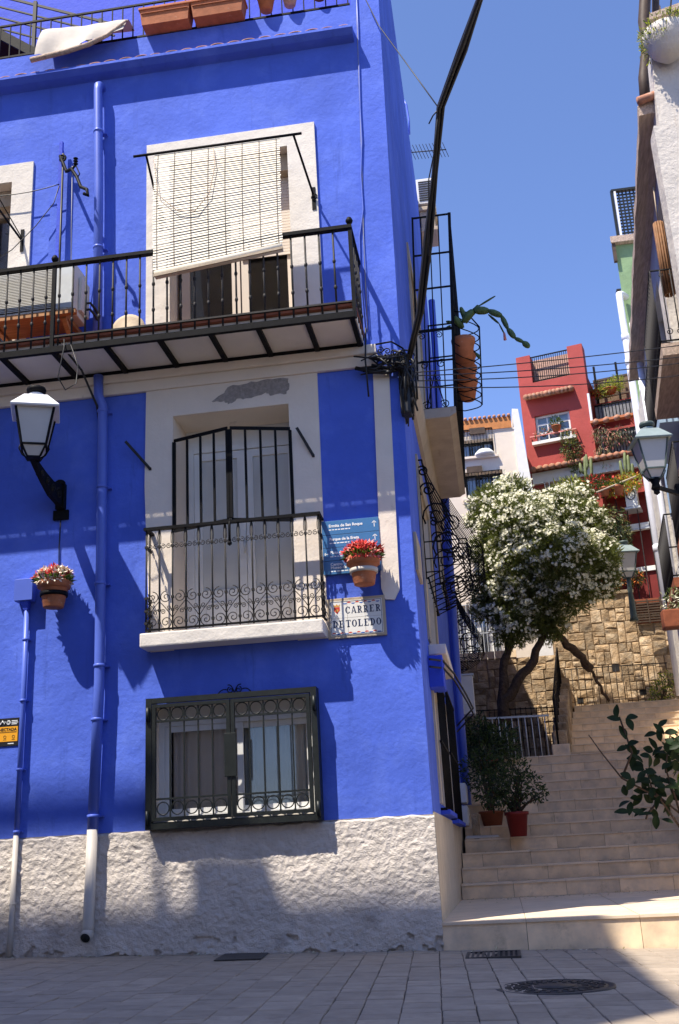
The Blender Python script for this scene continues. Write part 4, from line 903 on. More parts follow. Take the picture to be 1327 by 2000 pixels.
def trough(x0, x1, y, z, name, label, mt='terracotta', depth=.17, h=.15, group=None):
    t = thing(name, label, 'planter', ((x0+x1)/2, y, z), group)
    m = MB(); d = depth/2; xm, xn = x0+.02, x1-.02
    m.add([(xm, y-d+.02, z), (xn, y-d+.02, z), (xn, y+d-.02, z), (xm, y+d-.02, z), (x0, y-d, z+h-.03), (x1, y-d, z+h-.03), (x1, y+d, z+h-.03), (x0, y+d, z+h-.03)], [(3, 2, 1, 0)]+[(i, (i+1) % 4, 4+(i+1) % 4, 4+i) for i in range(4)]); m.build('body', mt, t)
    m = MB(); m.bbox(x0-.012, x1+.012, y-d-.012, y+d+.012, z+h-.03, z+h, .006); m.build('rim', mt, t)
    m = MB(); m.box(x0+.01, x1-.01, y-d+.01, y+d-.01, z+h+.001, z+h+.003); m.build('soil', 'soil', t)
    m = MB(); m.bbox(x0+.015, x1-.015, y-d-.006, y+d+.006, z+h*.62, z+h*.66, .003); m.build('rib', mt, t); return t
trough(-2.57, -1.95, -.25, 5.428, 'planter_trough', 'empty terracotta trough on the balcony floor under the blind')

# ------------------------------------------------------------------ roll-up blind, its bar, left bracket rod
bl = thing('roll_blind', 'cream slatted roll-up blind hanging from an iron bar over the balcony railing', 'blind', (-1.58, -.5, 7.4))
def bpt(t, side):                                          # t 0 top..1 bottom
    top = Vector((-2.215, -.50, 7.40)) if side == 0 else Vector((-.955, -.50, 7.395))
    rail = Vector((-2.165, -.695, 6.22)) if side == 0 else Vector((-.935, -.695, 6.22))
    bot = Vector((-2.155, -.715, 5.97)) if side == 0 else Vector((-.93, -.705, 6.10))
    k = (7.4-6.22)/(7.4-bot.z)
    q = top.lerp(rail, t/k) if t < k else rail.lerp(bot, (t-k)/(1-k)); q.y -= .02*math.sin(PI*min(1, t/k)); return q
NS = 46; rb = random.Random(8)
for i in range(NS):
    t0, t1 = i/NS, (i+.90)/NS; a0, a1, b0, b1 = bpt(t0, 0), bpt(t1, 0), bpt(t0, 1), bpt(t1, 1); j = Vector((rb.uniform(-.004, .004), rb.uniform(-.0015, .0015), rb.uniform(-.0005, .0005)))
    m = MB(); f = Vector((0, .007, 0)); m.prism([a1+j, b1+j, b0+j+f, a0+j+f], (0, .004, .0008)); m.build('slat', 'blind_slat', bl, recalc=False)
m = MB()
for k in range(8):
    s = .03+.94*k/7; m.tube([bpt(t, 0).lerp(bpt(t, 1), s)+Vector((0, -.004, 0)) for t in [q/14 for q in range(15)]], .0025, 4)
m.build('cord', 'wood_brown', bl)
m = MB(); a, b = bpt(1, 0), bpt(1, 1); n = 9
m.tube([a+Vector((.01, .03, -.035)), b+Vector((-.01, .03, -.035))], .042, 12); m.build('rolled_end', 'blind_slat', bl)
m = MB(); m.obox(a+Vector((.005, -.005, -.06)), b+Vector((-.0, -.005, -.06)), .012, .025); m.build('bottom_lath', 'tan_moulding', bl)
m = MB(); p = [bpt(.06, 0)+Vector((.0, -.02, 0)), bpt(.15, 0)+Vector((.02, -.03, 0)), bpt(.4, 0)+Vector((.06, -.03, 0)), bpt(.56, 0)+Vector((.25, -.03, 0)), bpt(.58, 0)+Vector((.42, -.03, 0)), bpt(.45, 0)+Vector((.56, -.03, 0)), bpt(.2, 0)+Vector((.62, -.025, 0)), bpt(.02, 0)+Vector((.6, -.015, 0))]
m.tube(p, .004, 5); m.build('pull_cord', 'wood_grey', bl)
br = thing('blind_bar', 'iron bar with two wall brackets carrying the cream blind', 'bar', (-1.58, -.5, 7.4))
m = MB(); m.tube([(-2.43, -.50, 7.415), (-.74, -.50, 7.41)], .013, 8); m.build('bar', 'black_iron', br)
for x, xw in ((-2.30, -2.30), (-.82, -.72)):
    m = MB(); m.obox((x, -.495, 7.405), (xw, -.05, 7.02), .02, .012); m.build('arm', 'black_iron', br)
    m = MB(); m.box(xw-.02, xw+.02, -.032, -.025, 6.86, 7.12); m.tube(spiral(xw, 7.0, .008, .04, 0, 1.2, -.04, 14), .006, 5); m.build('wall_plate', 'black_iron', br)
ab = thing('awning_bracket', 'folding iron bracket on the white door trim at the left edge', 'bracket', (-3.8, -.05, 7.0))
m = MB(); m.box(-3.80, -3.765, -.035, -.025, 6.82, 7.08); m.build('wall_plate', 'black_iron', ab)
m = MB(); m.obox((-3.785, -.04, 6.95), (-4.0, -.45, 7.3), .012, .02); m.tube([(-3.785, -.04, 6.98), (-3.95, -.3, 7.35), (-4.2, -.6, 7.45)], .006, 5); m.build('arm', 'black_iron', ab)
# sawn rods
for i, (a, b, lab) in enumerate((((-2.62, -.10, 4.56), (-2.40, -.03, 4.285), 'slanted iron lath on the wall left of the lower balcony door'), ((-.98, -.09, 4.52), (-.845, -.03, 4.25), 'slanted iron lath on the white trim right of the lower balcony door'))):
    m = MB(); m.obox(a, b, .008, .026); q = Vector(b); m.box(q.x-.012, q.x+.012, q.y-.005, -.001, q.z-.012, q.z+.012); m.build('iron_lath', 'weathered_iron', None, lab, 'lath', 'iron laths left from an awning')
# cable post with scrolled hook left of the drainpipe
cpst = thing('cable_post', 'blue painted board with an iron post rising behind the balcony, left of the drainpipe', 'post', (-3.42, 0, 5.45))
m = MB(); m.box(-3.49, -3.40, -.03, -.001, 5.5, 8.07); m.build('board', 'blue_paint', cpst)
m = MB(); m.box(-3.385, -3.35, -.10, -.065, 5.45, 8.05); m.build('iron_post', 'blue_deep', cpst)
m = MB(); m.tube([(-3.345, -.085, 5.45), (-3.345, -.085, 7.9)], .014, 6); m.build('conduit', 'cable_black', cpst)
hk = thing('hook_bracket', 'black scrolled iron hook with insulators fixed to the blue post', 'hook', (-3.3, -.1, 7.7))
def H(px, py, y=-.3): return P(px, py, y)
m = MB(); m.tube([H(118, 305, -.1), H(122, 315, -.15), H(130, 335, -.22), H(140, 330, -.28), H(150, 345, -.32), H(158, 365, -.36), H(170, 370, -.4), H(172, 382, -.42), H(164, 378, -.42)], .018, 7); m.tube(spiral(*[H(122, 310, -.12)[k] for k in (0, 2)], .01, .045, 0, 1.3, -.12, 16), .012, 5); m.build('hook', 'black_iron', hk)
m = MB(); q = H(148, 322, -.3); m.tube([H(140, 332, -.28), q], .012, 6)
for k in range(3): m.lathe([(.01, 0), (.026, .012), (.01, .024)], q+Vector((0, 0, .0+k*.032)), 10)
m.tube([q, H(156, 340, -.33), H(153, 345, -.33)], .007, 5); m.build('insulator', 'black_iron', hk)
# ------------------------------------------------------------------ terrace on top of the blue building
tr = thing('terrace_railing', 'black iron railing along the blue parapet behind the terracotta troughs', 'railing', (-3, .08, 9.33))
m = MB()
for z in (9.42, 9.86): m.box(-6, -.24, .08, .10, z, z+.022)
m.build('rail', 'black_iron', tr)
x = -5.9
bm_ = MB(); bm_.box(-.006, .006, -.006, .006, 0, .42); bme = bm_.mesh('baluster', 'black_iron')
while x < -.25: inst('baluster', bme, tr, (x, .09, 9.442)); x += .12
for i, (x0, x1, lab) in enumerate(((-2.50, -1.95, 'left terracotta trough hooked over the roof terrace railing'), (-1.93, -1.36, 'right terracotta trough hooked over the roof terrace railing'))):
    trough(x0, x1, -.06, 9.36, 'planter_trough', lab, 'terracotta', .2, .21, 'troughs on the roof terrace')
def small_pot(name, label, loc, r, h, mt, plant=None, group=None, seed=1, n=40, L=.12):
    t = thing(name, label, 'flower pot', loc, group); x, y, z = loc
    m = MB(); m.lathe([(r*.68, 0), (r*.94, h*.8), (r, h*.81), (r*1.03, h), (r*.9, h), (r*.85, h*.88), (0, h*.88)], loc, 20); m.build('pot', mt, t, recalc=False)
    if plant:
        m = MB(); rg = random.Random(seed)
        for i in range(n):
            d = Vector((rg.uniform(-1, 1), rg.uniform(-1, 1), rg.uniform(.3, 1.4))); leaf(m, (x+d.x*r*.4, y+d.y*r*.4, z+h*.85), d, rv(rg), L*rg.uniform(.5, 1.2), L*.25)
        m.build('leaves', plant, t, recalc=False)
    return t
small_pot('flowerpot', 'small terracotta pot right of the troughs on the roof terrace', (-1.13, -.04, 9.40), .10, .20, 'terracotta', None)
m = MB(); small_pot('flowerpot', 'pale pinkish pot second from the right on the roof terrace', (-.87, -.04, 9.42), .09, .18, 'reed_pink', None)
small_pot('flowerpot', 'dark terracotta pot nearest the corner on the roof terrace', (-.55, -.02, 9.48), .10, .18, 'terracotta_dark', None)
cl = MB(); vs = []; n1, n2 = 18, 26
for j in range(n2+1):
    for i in range(n1+1):
        u, v = i/n1, j/n2; x = -3.63+.98*u-.03*v; fold = .02*math.sin(u*9+v*3)+.012*math.sin(u*23)
        zb = 9.13-.0*u + (.34*max(0, u-.35)**1.3)
        if v < .12: y, z = .12-1.2*v, 9.60-.05*u
        else: k = (v-.12)/.88; z = 9.60-.05*u - (9.60-.05*u-zb)*k; y = -.03-.17*k**.5 - fold*(.3+k)
        vs.append((x, y, z))
cl.add(vs, [(j*(n1+1)+i, j*(n1+1)+i+1, (j+1)*(n1+1)+i+1, (j+1)*(n1+1)+i) for j in range(n2) for i in range(n1)], None, True)
ct = thing('draped_cloth', 'pale cloth draped over the terrace edge at the top left', 'cloth', (-3.1, 0, 9.5))
cl.build('cloth', 'cloth', ct, recalc=False)
m = MB(); m.tube([(-3.70, -.20, 9.07), (-3.3, -.21, 9.10), (-3.05, -.21, 9.15), (-2.85, -.19, 9.25), (-2.65, -.15, 9.45)], [.03, .028, .026, .022, .012], 10); m.build('rolled_hem', 'wood_grey', ct)
st = thing('terrace_staircase', 'black metal staircase with sloping rails on the roof terrace at the top left', 'staircase', (-4.4, 1.2, 9.4))
for k in range(7): m = MB(); x = -4.15-.14*k; z = 10.18+.11*k; m.box(x-.10, x+.10, .95, 1.5, z, z+.03); m.build('tread', 'black_iron', st)
m = MB(); m.obox((-3.9, .93, 10.0), (-5.3, .93, 11.1), .03, .12); m.build('stringer', 'black_iron', st)
m = MB()
for k in range(4): o = -.17*k; a, b = Vector((-3.29, 1.2, 10.74+o)), Vector((-5.2, 1.2, 11.66+o)); m.obox(a, b, .018, .02 if k else .032)
m.build('handrail', 'weathered_iron', st)
for x, z0, z1 in ((-4.35, 10.1, 11.3), (-3.475, 9.8, 10.86)): m = MB(); m.box(x-.022, x+.022, 1.18, 1.22, z0, z1); m.build('post', 'weathered_iron', st)
# white drop wire on the wall
def cable(name, pts, r, mt, label, n=6, group=None):
    m = MB(); m.tube(pts, r, n); return m.build(name, mt, None, label, 'cable', group, recalc=False)
cable('wall_wire', [(-.145, -.012, 9.9), (-.16, -.012, 9.0), (-.195, -.012, 8.0), (-.20, -.014, 7.6), (-.235, -.014, 7.2), (-.235, -.012, 6.8), (-.29, -.012, 6.5), (-.30, -.012, 6.2), (-.285, -.03, 5.45)], .007, 'blue_pipe', 'loose blue wire running down the wall near the corner')
cable('wall_wire', [(-.14, -.010, 9.9), (-.17, -.010, 9.0), (-.21, -.010, 7.6), (-.25, -.010, 6.5), (-.27, -.03, 5.45)], .004, 'cable_grey', 'thin grey wire beside the loose blue wire near the corner')
# the thick bundle and its knot on the corner
K0 = Vector((.03, -.10, 5.02))
def bundle(off, r):
    A = [P(800, 700, -.12), P(822, 610, -.35), P(838, 470, -.75), P(850, 340, -1.15), P(862, 212, -1.6), P(905, 100, -2.1), P(938, 0, -2.6), P(985, -150, -3.3), P(1040, -330, -4.0)]
    return [a + off*(.4+.6*((i*7) % 3)/2) for i, a in enumerate(A)]
cb = thing('cable_bundle', 'thick bundle of black cables climbing from the corner across the sky', 'cable bundle', K0)
rc = random.Random(4)
for i in range(7): m = MB(); m.tube(bundle(Vector((rc.uniform(-.035, .035), rc.uniform(-.03, .03), rc.uniform(-.02, .02))), 1), rc.uniform(.010, .019), 7); m.build('cable', 'cable_black', cb, recalc=False)
m = MB(); m.tube([P(857, 212, -1.6), P(848, 300, -1.4), P(838, 350, -1.2), P(838, 500, -.8)], .006, 5); m.build('loose_end', 'cable_black', cb)
m = MB(); m.tube([P(858, 212, -1.6), P(846, 226, -1.55), P(838, 242, -1.5)], .006, 5); m.build('loose_end', 'cable_black', cb)
cable('roof_wire', [P(715, 0, -.05), P(740, 50, -.3), P(790, 118, -.9), P(858, 212, -1.6)], .006, 'cable_black', 'thin wire from the roof corner down to the bend of the cable bundle')
kt = thing('cable_knot', 'tangle of black cables and splices on the corner under the balcony', 'cable tangle', K0)
for i in range(30):
    a = Vector((rc.uniform(-.42, .02), -.06+rc.uniform(-.06, .02), 5.06+rc.uniform(-.08, .13))); b = K0+Vector((rc.uniform(-.03, .08), rc.uniform(-.08, .08), rc.uniform(-.05, .12))); c_ = K0+Vector((.02+rc.uniform(-.05, .1), rc.uniform(-.05, .25), rc.uniform(-.55, -.15)))
    m = MB(); m.tube([a, a.lerp(b, .4)+rv(rc)*.07, a.lerp(b, .75)+rv(rc)*.07, b, b.lerp(c_, .5)+rv(rc)*.05, c_], rc.uniform(.006, .013), 5); m.build('cable', rc.choice(['cable_black', 'cable_black', 'cable_black', 'weathered_iron']), kt, recalc=False)
for i in range(5):
    q = K0+Vector((rc.uniform(-.03, .1), rc.uniform(-.07, .07), rc.uniform(-.2, .12))); rr = rc.uniform(.05, .10); m = MB(); m.tube([q+Vector((rr*math.cos(2*PI*k/14), rc.uniform(-.01, .01), rr*math.sin(2*PI*k/14))) for k in range(14)], .008, 5, closed=True); m.build('loop', 'cable_black', kt)
m = MB(); m.bbox(-.01, .09, -.10, .05, 4.55, 4.80, .02); m.build('splice_box', 'cable_black', kt)
m = MB(); m.tube([(-.40, -.08, 5.06), (-.25, -.09, 5.0), (-.1, -.1, 4.97), (.0, -.1, 5.0)], .02, 7); m.tube([(-.28, -.10, 5.45), (-.30, -.13, 5.1), (-.29, -.14, 4.73)], .009, 5); m.build('cable', 'cable_black', kt)
scb = thing('scroll_bracket', 'lacy iron bracket just above the cable tangle on the corner', 'bracket', (-.1, -.05, 5.2))
m = MB(); m.tube([(-.20, -.06, 5.29), (-.05, -.08, 5.29), (.05, -.06, 5.22), (.09, -.04, 5.12)], .009, 5)
for k in range(4): m.tube(spiral(-.16+.065*k, 5.22-.02*k, .006, .035, k, 1.3, -.07, 14), .006, 5)
m.build('scroll', 'black_iron', scb)
for i, (z0, z1, y1) in enumerate(((4.98, 5.75, 2.5), (4.95, 5.62, 2.55), (4.90, 5.58, 2.6), (4.84, 5.45, 2.65))):
    cable('street_wire', sag((.06, -.02, z0), (rwx(2.6)-.02+.6, y1, z1+.42), .04+.02*i), .0055, 'cable_black', ('topmost', 'second from the top', 'third from the top', 'lowest')[i]+' of four thin wires crossing the lane before the red house', 5, 'wires crossing the lane')
cable('hanging_wire', [(-3.02, -.66, 5.40), (-3.0, -.70, 5.3), (-3.05, -.70, 5.0), (-2.98, -.69, 4.87), (-2.88, -.69, 4.92), (-2.87, -.68, 5.1), (-2.95, -.67, 5.33)], .006, 'cable_black', 'looped black wire hanging below the balcony by the drainpipe')
cable('hanging_wire', [(-3.1, -.62, 5.42), (-2.95, -.4, 5.2), (-2.9, -.12, 4.95), (-2.90, -.03, 4.75)], .011, 'cable_black', 'black wire running from the balcony edge to the drainpipe bend')
for z, lab in ((2.43, 'upper black cable looping off the side window of the blue house'), (2.36, 'lower black cable looping off the side window of the blue house')): cable('lane_cable', [(.03, .75, z), (.14, 1.0, z+.02), (.22, 1.6, z-.02), (.30, 2.6, z-.10), (.34, 3.6, z-.12), (.10, 4.6, z-.2)], .010, 'cable_black', lab)
cable('facade_wire', sag((-4.3, -.10, 7.52), (-3.37, -.10, 7.52), .05), .005, 'cable_black', 'thin wire from the left edge to the top of the blue post')
cable('facade_wire', [(-3.37, -.10, 7.5), (-3.42, -.10, 7.3), (-3.6, -.11, 7.05), (-3.85, -.11, 6.8), (-4.2, -.11, 6.6)], .005, 'cable_black', 'slack wire sloping from the blue post down towards the left white door')
cable('facade_wire', [(-3.17, -.25, 7.6), (-3.18, -.2, 6.9), (-3.19, -.12, 6.0), (-3.2, -.05, 5.45)], .004, 'cable_grey', 'thin wire hanging straight down from the scrolled hook')
cable('facade_wire', [(-3.27, -.02, 3.88), (-3.28, -.012, 3.6), (-3.275, -.012, 3.4)], .006, 'cable_black', 'short wire between the white lantern bracket and the cream flowers')
# side drainpipe and meter boxes
sdp = thing('drainpipe', 'narrow blue drainpipe on the lane side of the blue house', 'drainpipe', (.09, 6.85, .9))
pipe([(.20, 6.85, 9.5), (.13, 6.85, 5), (.09, 6.85, 3), (.085, 6.85, 1.05)], .055, 'pipe', 'blue_pipe', sdp, 12); pipe([(.085, 6.85, 1.06), (.09, 6.84, .98), (.13, 6.78, .95)], .056, 'outlet', 'cable_black', sdp, 12)
for i, (z, lab) in enumerate(((1.35, 'upper white meter box beside the lane drainpipe'), (1.05, 'lower white meter box beside the lane drainpipe'))):
    t = thing('meter_box', lab, 'meter box', (.0, 6.2, z)); m = MB(); m.bbox(.015, .10, 5.95, 6.55, z, z+.26, .008); m.build('box', 'pvc_white', t); m = MB(); m.bbox(.1005, .108, 5.98, 6.52, z+.02, z+.24, .003); m.build('door', 'pvc_white', t)
t = thing('meter_box', 'pale wall box on the blue house, just above the planter railing', 'meter box', (.1, 8.0, 2.4)); m = MB(); m.bbox(.07, .30, 7.8, 8.1, 2.75, 3.35, .01); m.build('box', 'ac_cream', t); m = MB(); m.bbox(.06, .32, 7.78, 8.12, 3.352, 3.38, .005); m.build('lid', 'pale_metal', t)
# rooftop air conditioner on a bracket far up the lane side, antenna, dish
t = thing('air_conditioner', 'white air conditioner high on the lane wall above the iron cage', 'air conditioner', (.2, 8.6, 12.0))
m = MB(); m.bbox(.06, .40, 8.5, 9.2, 12.5, 13.05, .01); m.build('casing', 'ac_cream', t)
for i in range(9): m = MB(); z = 12.56+.05*i; m.box(.10, .36, 8.488, 8.499, z, z+.026); m.build('louver', 'dark_gap', t)
m = MB(); m.bbox(.05, .40, 8.5, 9.1, 12.36, 12.44, .01); m.bbox(.07, .36, 8.55, 9.05, 11.98, 12.36, .02); m.bbox(.05, .40, 8.5, 9.1, 11.90, 11.98, .01); m.build('moulded_support', 'tan_moulding', t)
t = thing('antenna', 'rusty television antenna sticking out over the lane from the roof', 'antenna', (.1, 9, 14.1))
m = MB(); a, b = P(800, 298, 9), P(872, 292, 9); m.tube([a, b], .012, 6); m.tube([a, a+Vector((-.05, 0, -1.2))], .015, 6)
for k in range(11): q = a.lerp(b, .08+k*.09); m.tube([q+Vector((-.05, -.12, .09)), q+Vector((.05, .12, -.09))], .006, 4)
m.build('boom', 'weathered_iron', t)
t = thing('roof_pipe', 'blue bent pipe standing off the roof edge above the lane', 'pipe', (.1, 7, 12.5)); m = MB(); m.tube([P(789, 195, 8), P(794, 205, 8), P(799, 235, 8), P(800, 262, 8), P(796, 262, 8), P(793, 230, 8)], .02, 7); m.build('pipe', 'blue_pipe', t)

# ------------------------------------------------------------------ flower pots in the cage, with the cactus
for i in range(4):
    loc = (cx(6.1)+.12, 2.14+.31*i, 6.08-.03*i)
    t = thing('cage_flowerpot', ('nearest of the row of terracotta pots in the iron cage, with the trailing cactus', 'second terracotta pot along the iron cage', 'third terracotta pot along the iron cage', 'farthest terracotta pot along the iron cage')[i], 'flower pot', loc, 'terracotta pots in the iron cage')
    m = MB(); m.lathe([(.085, 0), (.125, .20), (.135, .21), (.14, .26), (.128, .26), (.12, .23), (0, .23)], loc, 20); m.build('pot', 'terracotta', t, recalc=False)
    m = MB(); rg = random.Random(i)
    if i: 
        for k in range(30): d = Vector((rg.uniform(-1, 1), rg.uniform(-1, 1), rg.uniform(.2, 1.2))); leaf(m, Vector(loc)+Vector((0, 0, .22)), d, rv(rg), rg.uniform(.06, .16), .035)
        m.build('leaves', 'leaf_mid', t, recalc=False)
q0 = Vector((cx(6.1)+.105, 2.12, 6.30))
cc = thing('trailing_cactus', 'long jointed cactus trailing from the top pot of the iron cage into the sky', 'cactus', q0)
def pad(a, b, w, name='pad'):
    a, b = Vector(a), Vector(b); m = MB(); d = b-a; m.tube([a-d*.04, a+d*.12, a+d*.35, a+d*.7, a+d*.92, b], [w*.45, w*.75, w, w*.95, w*.7, w*.42], 8); m.build(name, 'cactus', cc, recalc=False)
path = [(905, 628), (925, 606), (955, 607), (980, 617), (992, 642), (1006, 660), (1022, 668), (1034, 678)]
pp = [P(x, y, 2.0-.02*i) for i, (x, y) in enumerate(path)]
for i, (a, b) in enumerate(zip(pp, pp[1:])): pad(a, b, (.05, .05, .04, .03, .034, .025, .035)[i])
for a, b, w in (((912, 630), (900, 600), .03), ((900, 640), (888, 618), .035), ((918, 620), (935, 596), .028), ((935, 598), (968, 578), .012), ((890, 625), (878, 632), .02), ((884, 630), (872, 628), .018), ((880, 636), (870, 643), .016), ((905, 640), (893, 622), .03), ((955, 615), (975, 632), .014), ((975, 632), (987, 655), .010), ((930, 690), (938, 700), .02)): pad(P(*a, 2.05), P(*b, 2.0), w)
m = MB(); m.tube([P(985, 650, 2), P(987, 664, 2)], [.012, .018], 6); m.build('bud', 'flower_pink', cc)

# ------------------------------------------------------------------ right-hand buildings
rb_ = thing('white_corner_house', 'weathered white house at the right edge with a deep wooden eave over the lane', 'house', (3.4, 2.3, 0))
m = MB(); 
m.prism([(3.17, 2.3, -.5), (12, 2.3, -.5), (12, 2.3, 9.0), (3.17, 2.3, 9.0)], (0, .3, 0)); m.build('front_wall', 'old_white', rb_)
m = MB(); m.prism([(3.24, 2.3, 9.0), (12, 2.3, 9.0), (12, 2.3, 10.2), (3.33, 2.3, 10.2), (3.29, 2.3, 10.1), (3.255, 2.3, 9.5)], (0, .3, 0)); m.build('parapet', 'old_white', rb_)
def rfn(u, v, d): return (rwx(u)+d, u, v)
m = MB(); RH = [(3.2, 4.9, 6.65, 9.0), (5.6, 7.0, 6.6, 8.7), (3.6, 4.8, 4.45, 6.2), (6.4, 8.0, 4.35, 6.1), (9.2, 10.4, 5.2, 7.2)]
holed(m, rfn, 2.45, 12.8, 0, 9.45, RH, .3); m.add([rfn(2.45, 9.45, 0), rfn(12.8, 9.45, 0), rfn(12.8, 9.45, 6), rfn(2.45, 9.45, 6)], [(0, 1, 2, 3)]); m.add([rfn(2.45, 9.45, 6), rfn(12.8, 9.45, 6), rfn(12.8, 0, 6), rfn(2.45, 0, 6)], [(0, 1, 2, 3)])
m.build('side_wall', 'old_white', rb_, recalc=False)
for (a, b, c_, d) in RH:
    m = MB(); m.prism([rfn(a, c_, .2), rfn(b, c_, .2), rfn(b, d, .2), rfn(a, d, .2)], (.02, 0, 0)); o = m.build('balcony_door', 'curtain_dim', rb_)
    m = MB(); m.prism([rfn(a, c_, .15), rfn(a+.08, c_, .15), rfn(a+.08, d, .15), rfn(a, d, .15)], (.03, 0, 0)); m.prism([rfn(b-.08, c_, .15), rfn(b, c_, .15), rfn(b, d, .15), rfn(b-.08, d, .15)], (.03, 0, 0)); m.build('door_frame', 'wood_brown', o)
# eave
E0, E1, EO = 2.45, 10.6, .25
m = MB(); n = 60; vs = []
for j in range(n+1):
    y = E0+(E1-E0)*j/n; k = .018*noise.noise(Vector((y*2.2, 3, 1)))
    for o, z in ((EO+k, 9.28), (EO+k, 9.42+k), (0, 9.5), (-.1, 9.5), (-.1, 9.25), (.02, 9.27), (.10, 9.30)): vs.append((rwx(y, o), y, z+.3*k))
m.add(vs, [(7*j+i, 7*j+(i+1) % 7, 7*(j+1)+(i+1) % 7, 7*(j+1)+i) for j in range(n) for i in range(7)]+[tuple(range(7)), tuple(7*n+i for i in range(7))]); m.build('eave', 'wood_grey', rb_)
for k in range(1):
    m = MB(); y = E0-.05+.2*k; m.tube([(rwx(y, EO+.0), y, 9.46), (rwx(y, -.1), y, 9.55)], .055, 8); m.build('roof_tile', 'roof_tile', rb_)
# balconies: (y0, y1, slab z, projection)
def rbalc(y0, y1, z, pr_, h, n, mt='wood_grey', thick=.16, scroll=True):
    m = MB(); m.prism([(rwx(y0, pr_), y0, z-thick), (rwx(y1, pr_), y1, z-thick), (rwx(y1, 0), y1, z-thick), (rwx(y0, 0), y0, z-thick)], (0, 0, thick)); o = m.build('balcony', mt, rb_)
    m = MB()
    for zz in (z+.03, z+h): m.tube([(rwx(y0, 0), y0, zz), (rwx(y0, pr_), y0, zz), (rwx(y1, pr_), y1, zz), (rwx(y1, 0), y1, zz)], .013, 5)
    m.build('rail', 'black_iron', o)
    k = MB(); k.tube([(0, 0, 0), (0, 0, h-.03)], .008, 5)
    if scroll: k.tube(spiral(0, .12, .008, .05, 0, 1.3, 0, 12), .006, 4); k.tube(spiral(0, h-.1, .006, .035, 0, 1.3, 0, 12), .005, 4)
    km = k.mesh('baluster', 'weathered_iron')
    for i in range(n+1): y = y0+(y1-y0)*i/n; inst('baluster', km, o, (rwx(y, pr_), y, z+.03), (0, 0, PI/2))
    for i in range(3): x = rwx(y0, pr_*(i/3)); inst('baluster', km, o, (x, y0, z+.03))
    return o
rbalc(3.1, 5.2, 6.47, .36, 1.0, 20); rbalc(5.4, 7.2, 6.5, .3, .95, 14, 'pale_blue_wall'); rbalc(3.6, 5.0, 4.42, .36, .95, 16, 'terracotta_dark'); rbalc(6.3, 8.2, 4.30, .36, .95, 16, 'terracotta_dark', .14)
m = MB(); m.prism([rfn(7.6, 6.0, -.02), rfn(9.0, 6.0, -.02), rfn(9.0, 9.2, -.02), rfn(7.6, 9.2, -.02)], (.015, 0, 0)); m.build('painted_strip', 'pale_blue_wall', rb_)
t = thing('rolled_reed_blind', 'rolled brown reed blind hanging upright beside the white house balcony', 'blind', (rwx(3.3, .15), 3.3, 7.5))
for k in range(11):
    a = 2*PI*k/11; m = MB(); c_ = Vector((rwx(3.45, .12), 3.45, 7.3)); m.tube([c_+Vector((.06*math.cos(a), .06*math.sin(a), 0)), c_+Vector((.055*math.cos(a), .055*math.sin(a), 1.05))], .016, 5); m.build('reed', 'reed_brown', t)
m = MB(); m.tube([c_+Vector((0, 0, 1.05)), c_+Vector((.02, .0, 1.6))], .01, 5); m.build('cord', 'tan_moulding', t)
# pergola and round planter on its roof
pg = thing('pergola', 'rough dark timber pergola on the roof of the white corner house', 'pergola', (3.3, 2.9, 9.5))
m = MB(); rg = random.Random(2)
m.tube([P(1262, 215, 3.0), P(1258, 150, 3.0), P(1262, 90, 3.0), P(1258, 40, 3.0), P(1262, -40, 3.0), P(1258, -140, 3.0)], [.07, .075, .06, .08, .075, .07], 9); m.build('post', 'wood_brown', pg)
m = MB(); m.tube([P(1284, 222, 3.2), P(1280, 120, 3.2), P(1282, -140, 3.2)], [.05, .05, .05], 8); m.build('post', 'wood_brown', pg)
m = MB(); m.obox(P(1262, 40, 3.0), P(1345, 10, 3.0), .10, .10); m.obox(P(1284, 20, 3.3), P(1284, 20, 6.3), .10, .10); m.build('beam', 'wood_grey', pg)
m = MB(); m.obox(P(1306, 70, 2.7), P(1316, -60, 2.7), .02, .02); m.build('stay', 'weathered_iron', pg)
rp = thing('round_planter', 'round white planter full of dry trailing weeds on the corner parapet', 'planter', (3.36, 2.25, 9.9))
c_ = P(1300, 68, 2.1); m = MB(); m.lathe([(.0, -.36), (.10, -.35), (.20, -.25), (.265, -.10), (.28, .02), (.26, .03), (.0, .02)], c_, 30); m.build('bowl', 'old_white', rp)
m = MB(); rg = random.Random(6)
for i in range(900):
    a = rg.uniform(0, 2*PI); r = .28*rg.uniform(.75, 1.12); p = c_+Vector((r*math.cos(a), r*math.sin(a), .03+rg.uniform(-.22 if math.cos(a) < -.1 else 0, .09))); leaf(m, p, Vector((math.cos(a)*.5, math.sin(a)*.5, rg.uniform(-.8, .8))), rv(rg), rg.uniform(.02, .07), .02, rg.choice(['leaf_dry', 'leaf_dry', 'leaf_grey', 'leaf_mid', 'leaf_lime']))
m.build('weeds', None, rp, recalc=False)
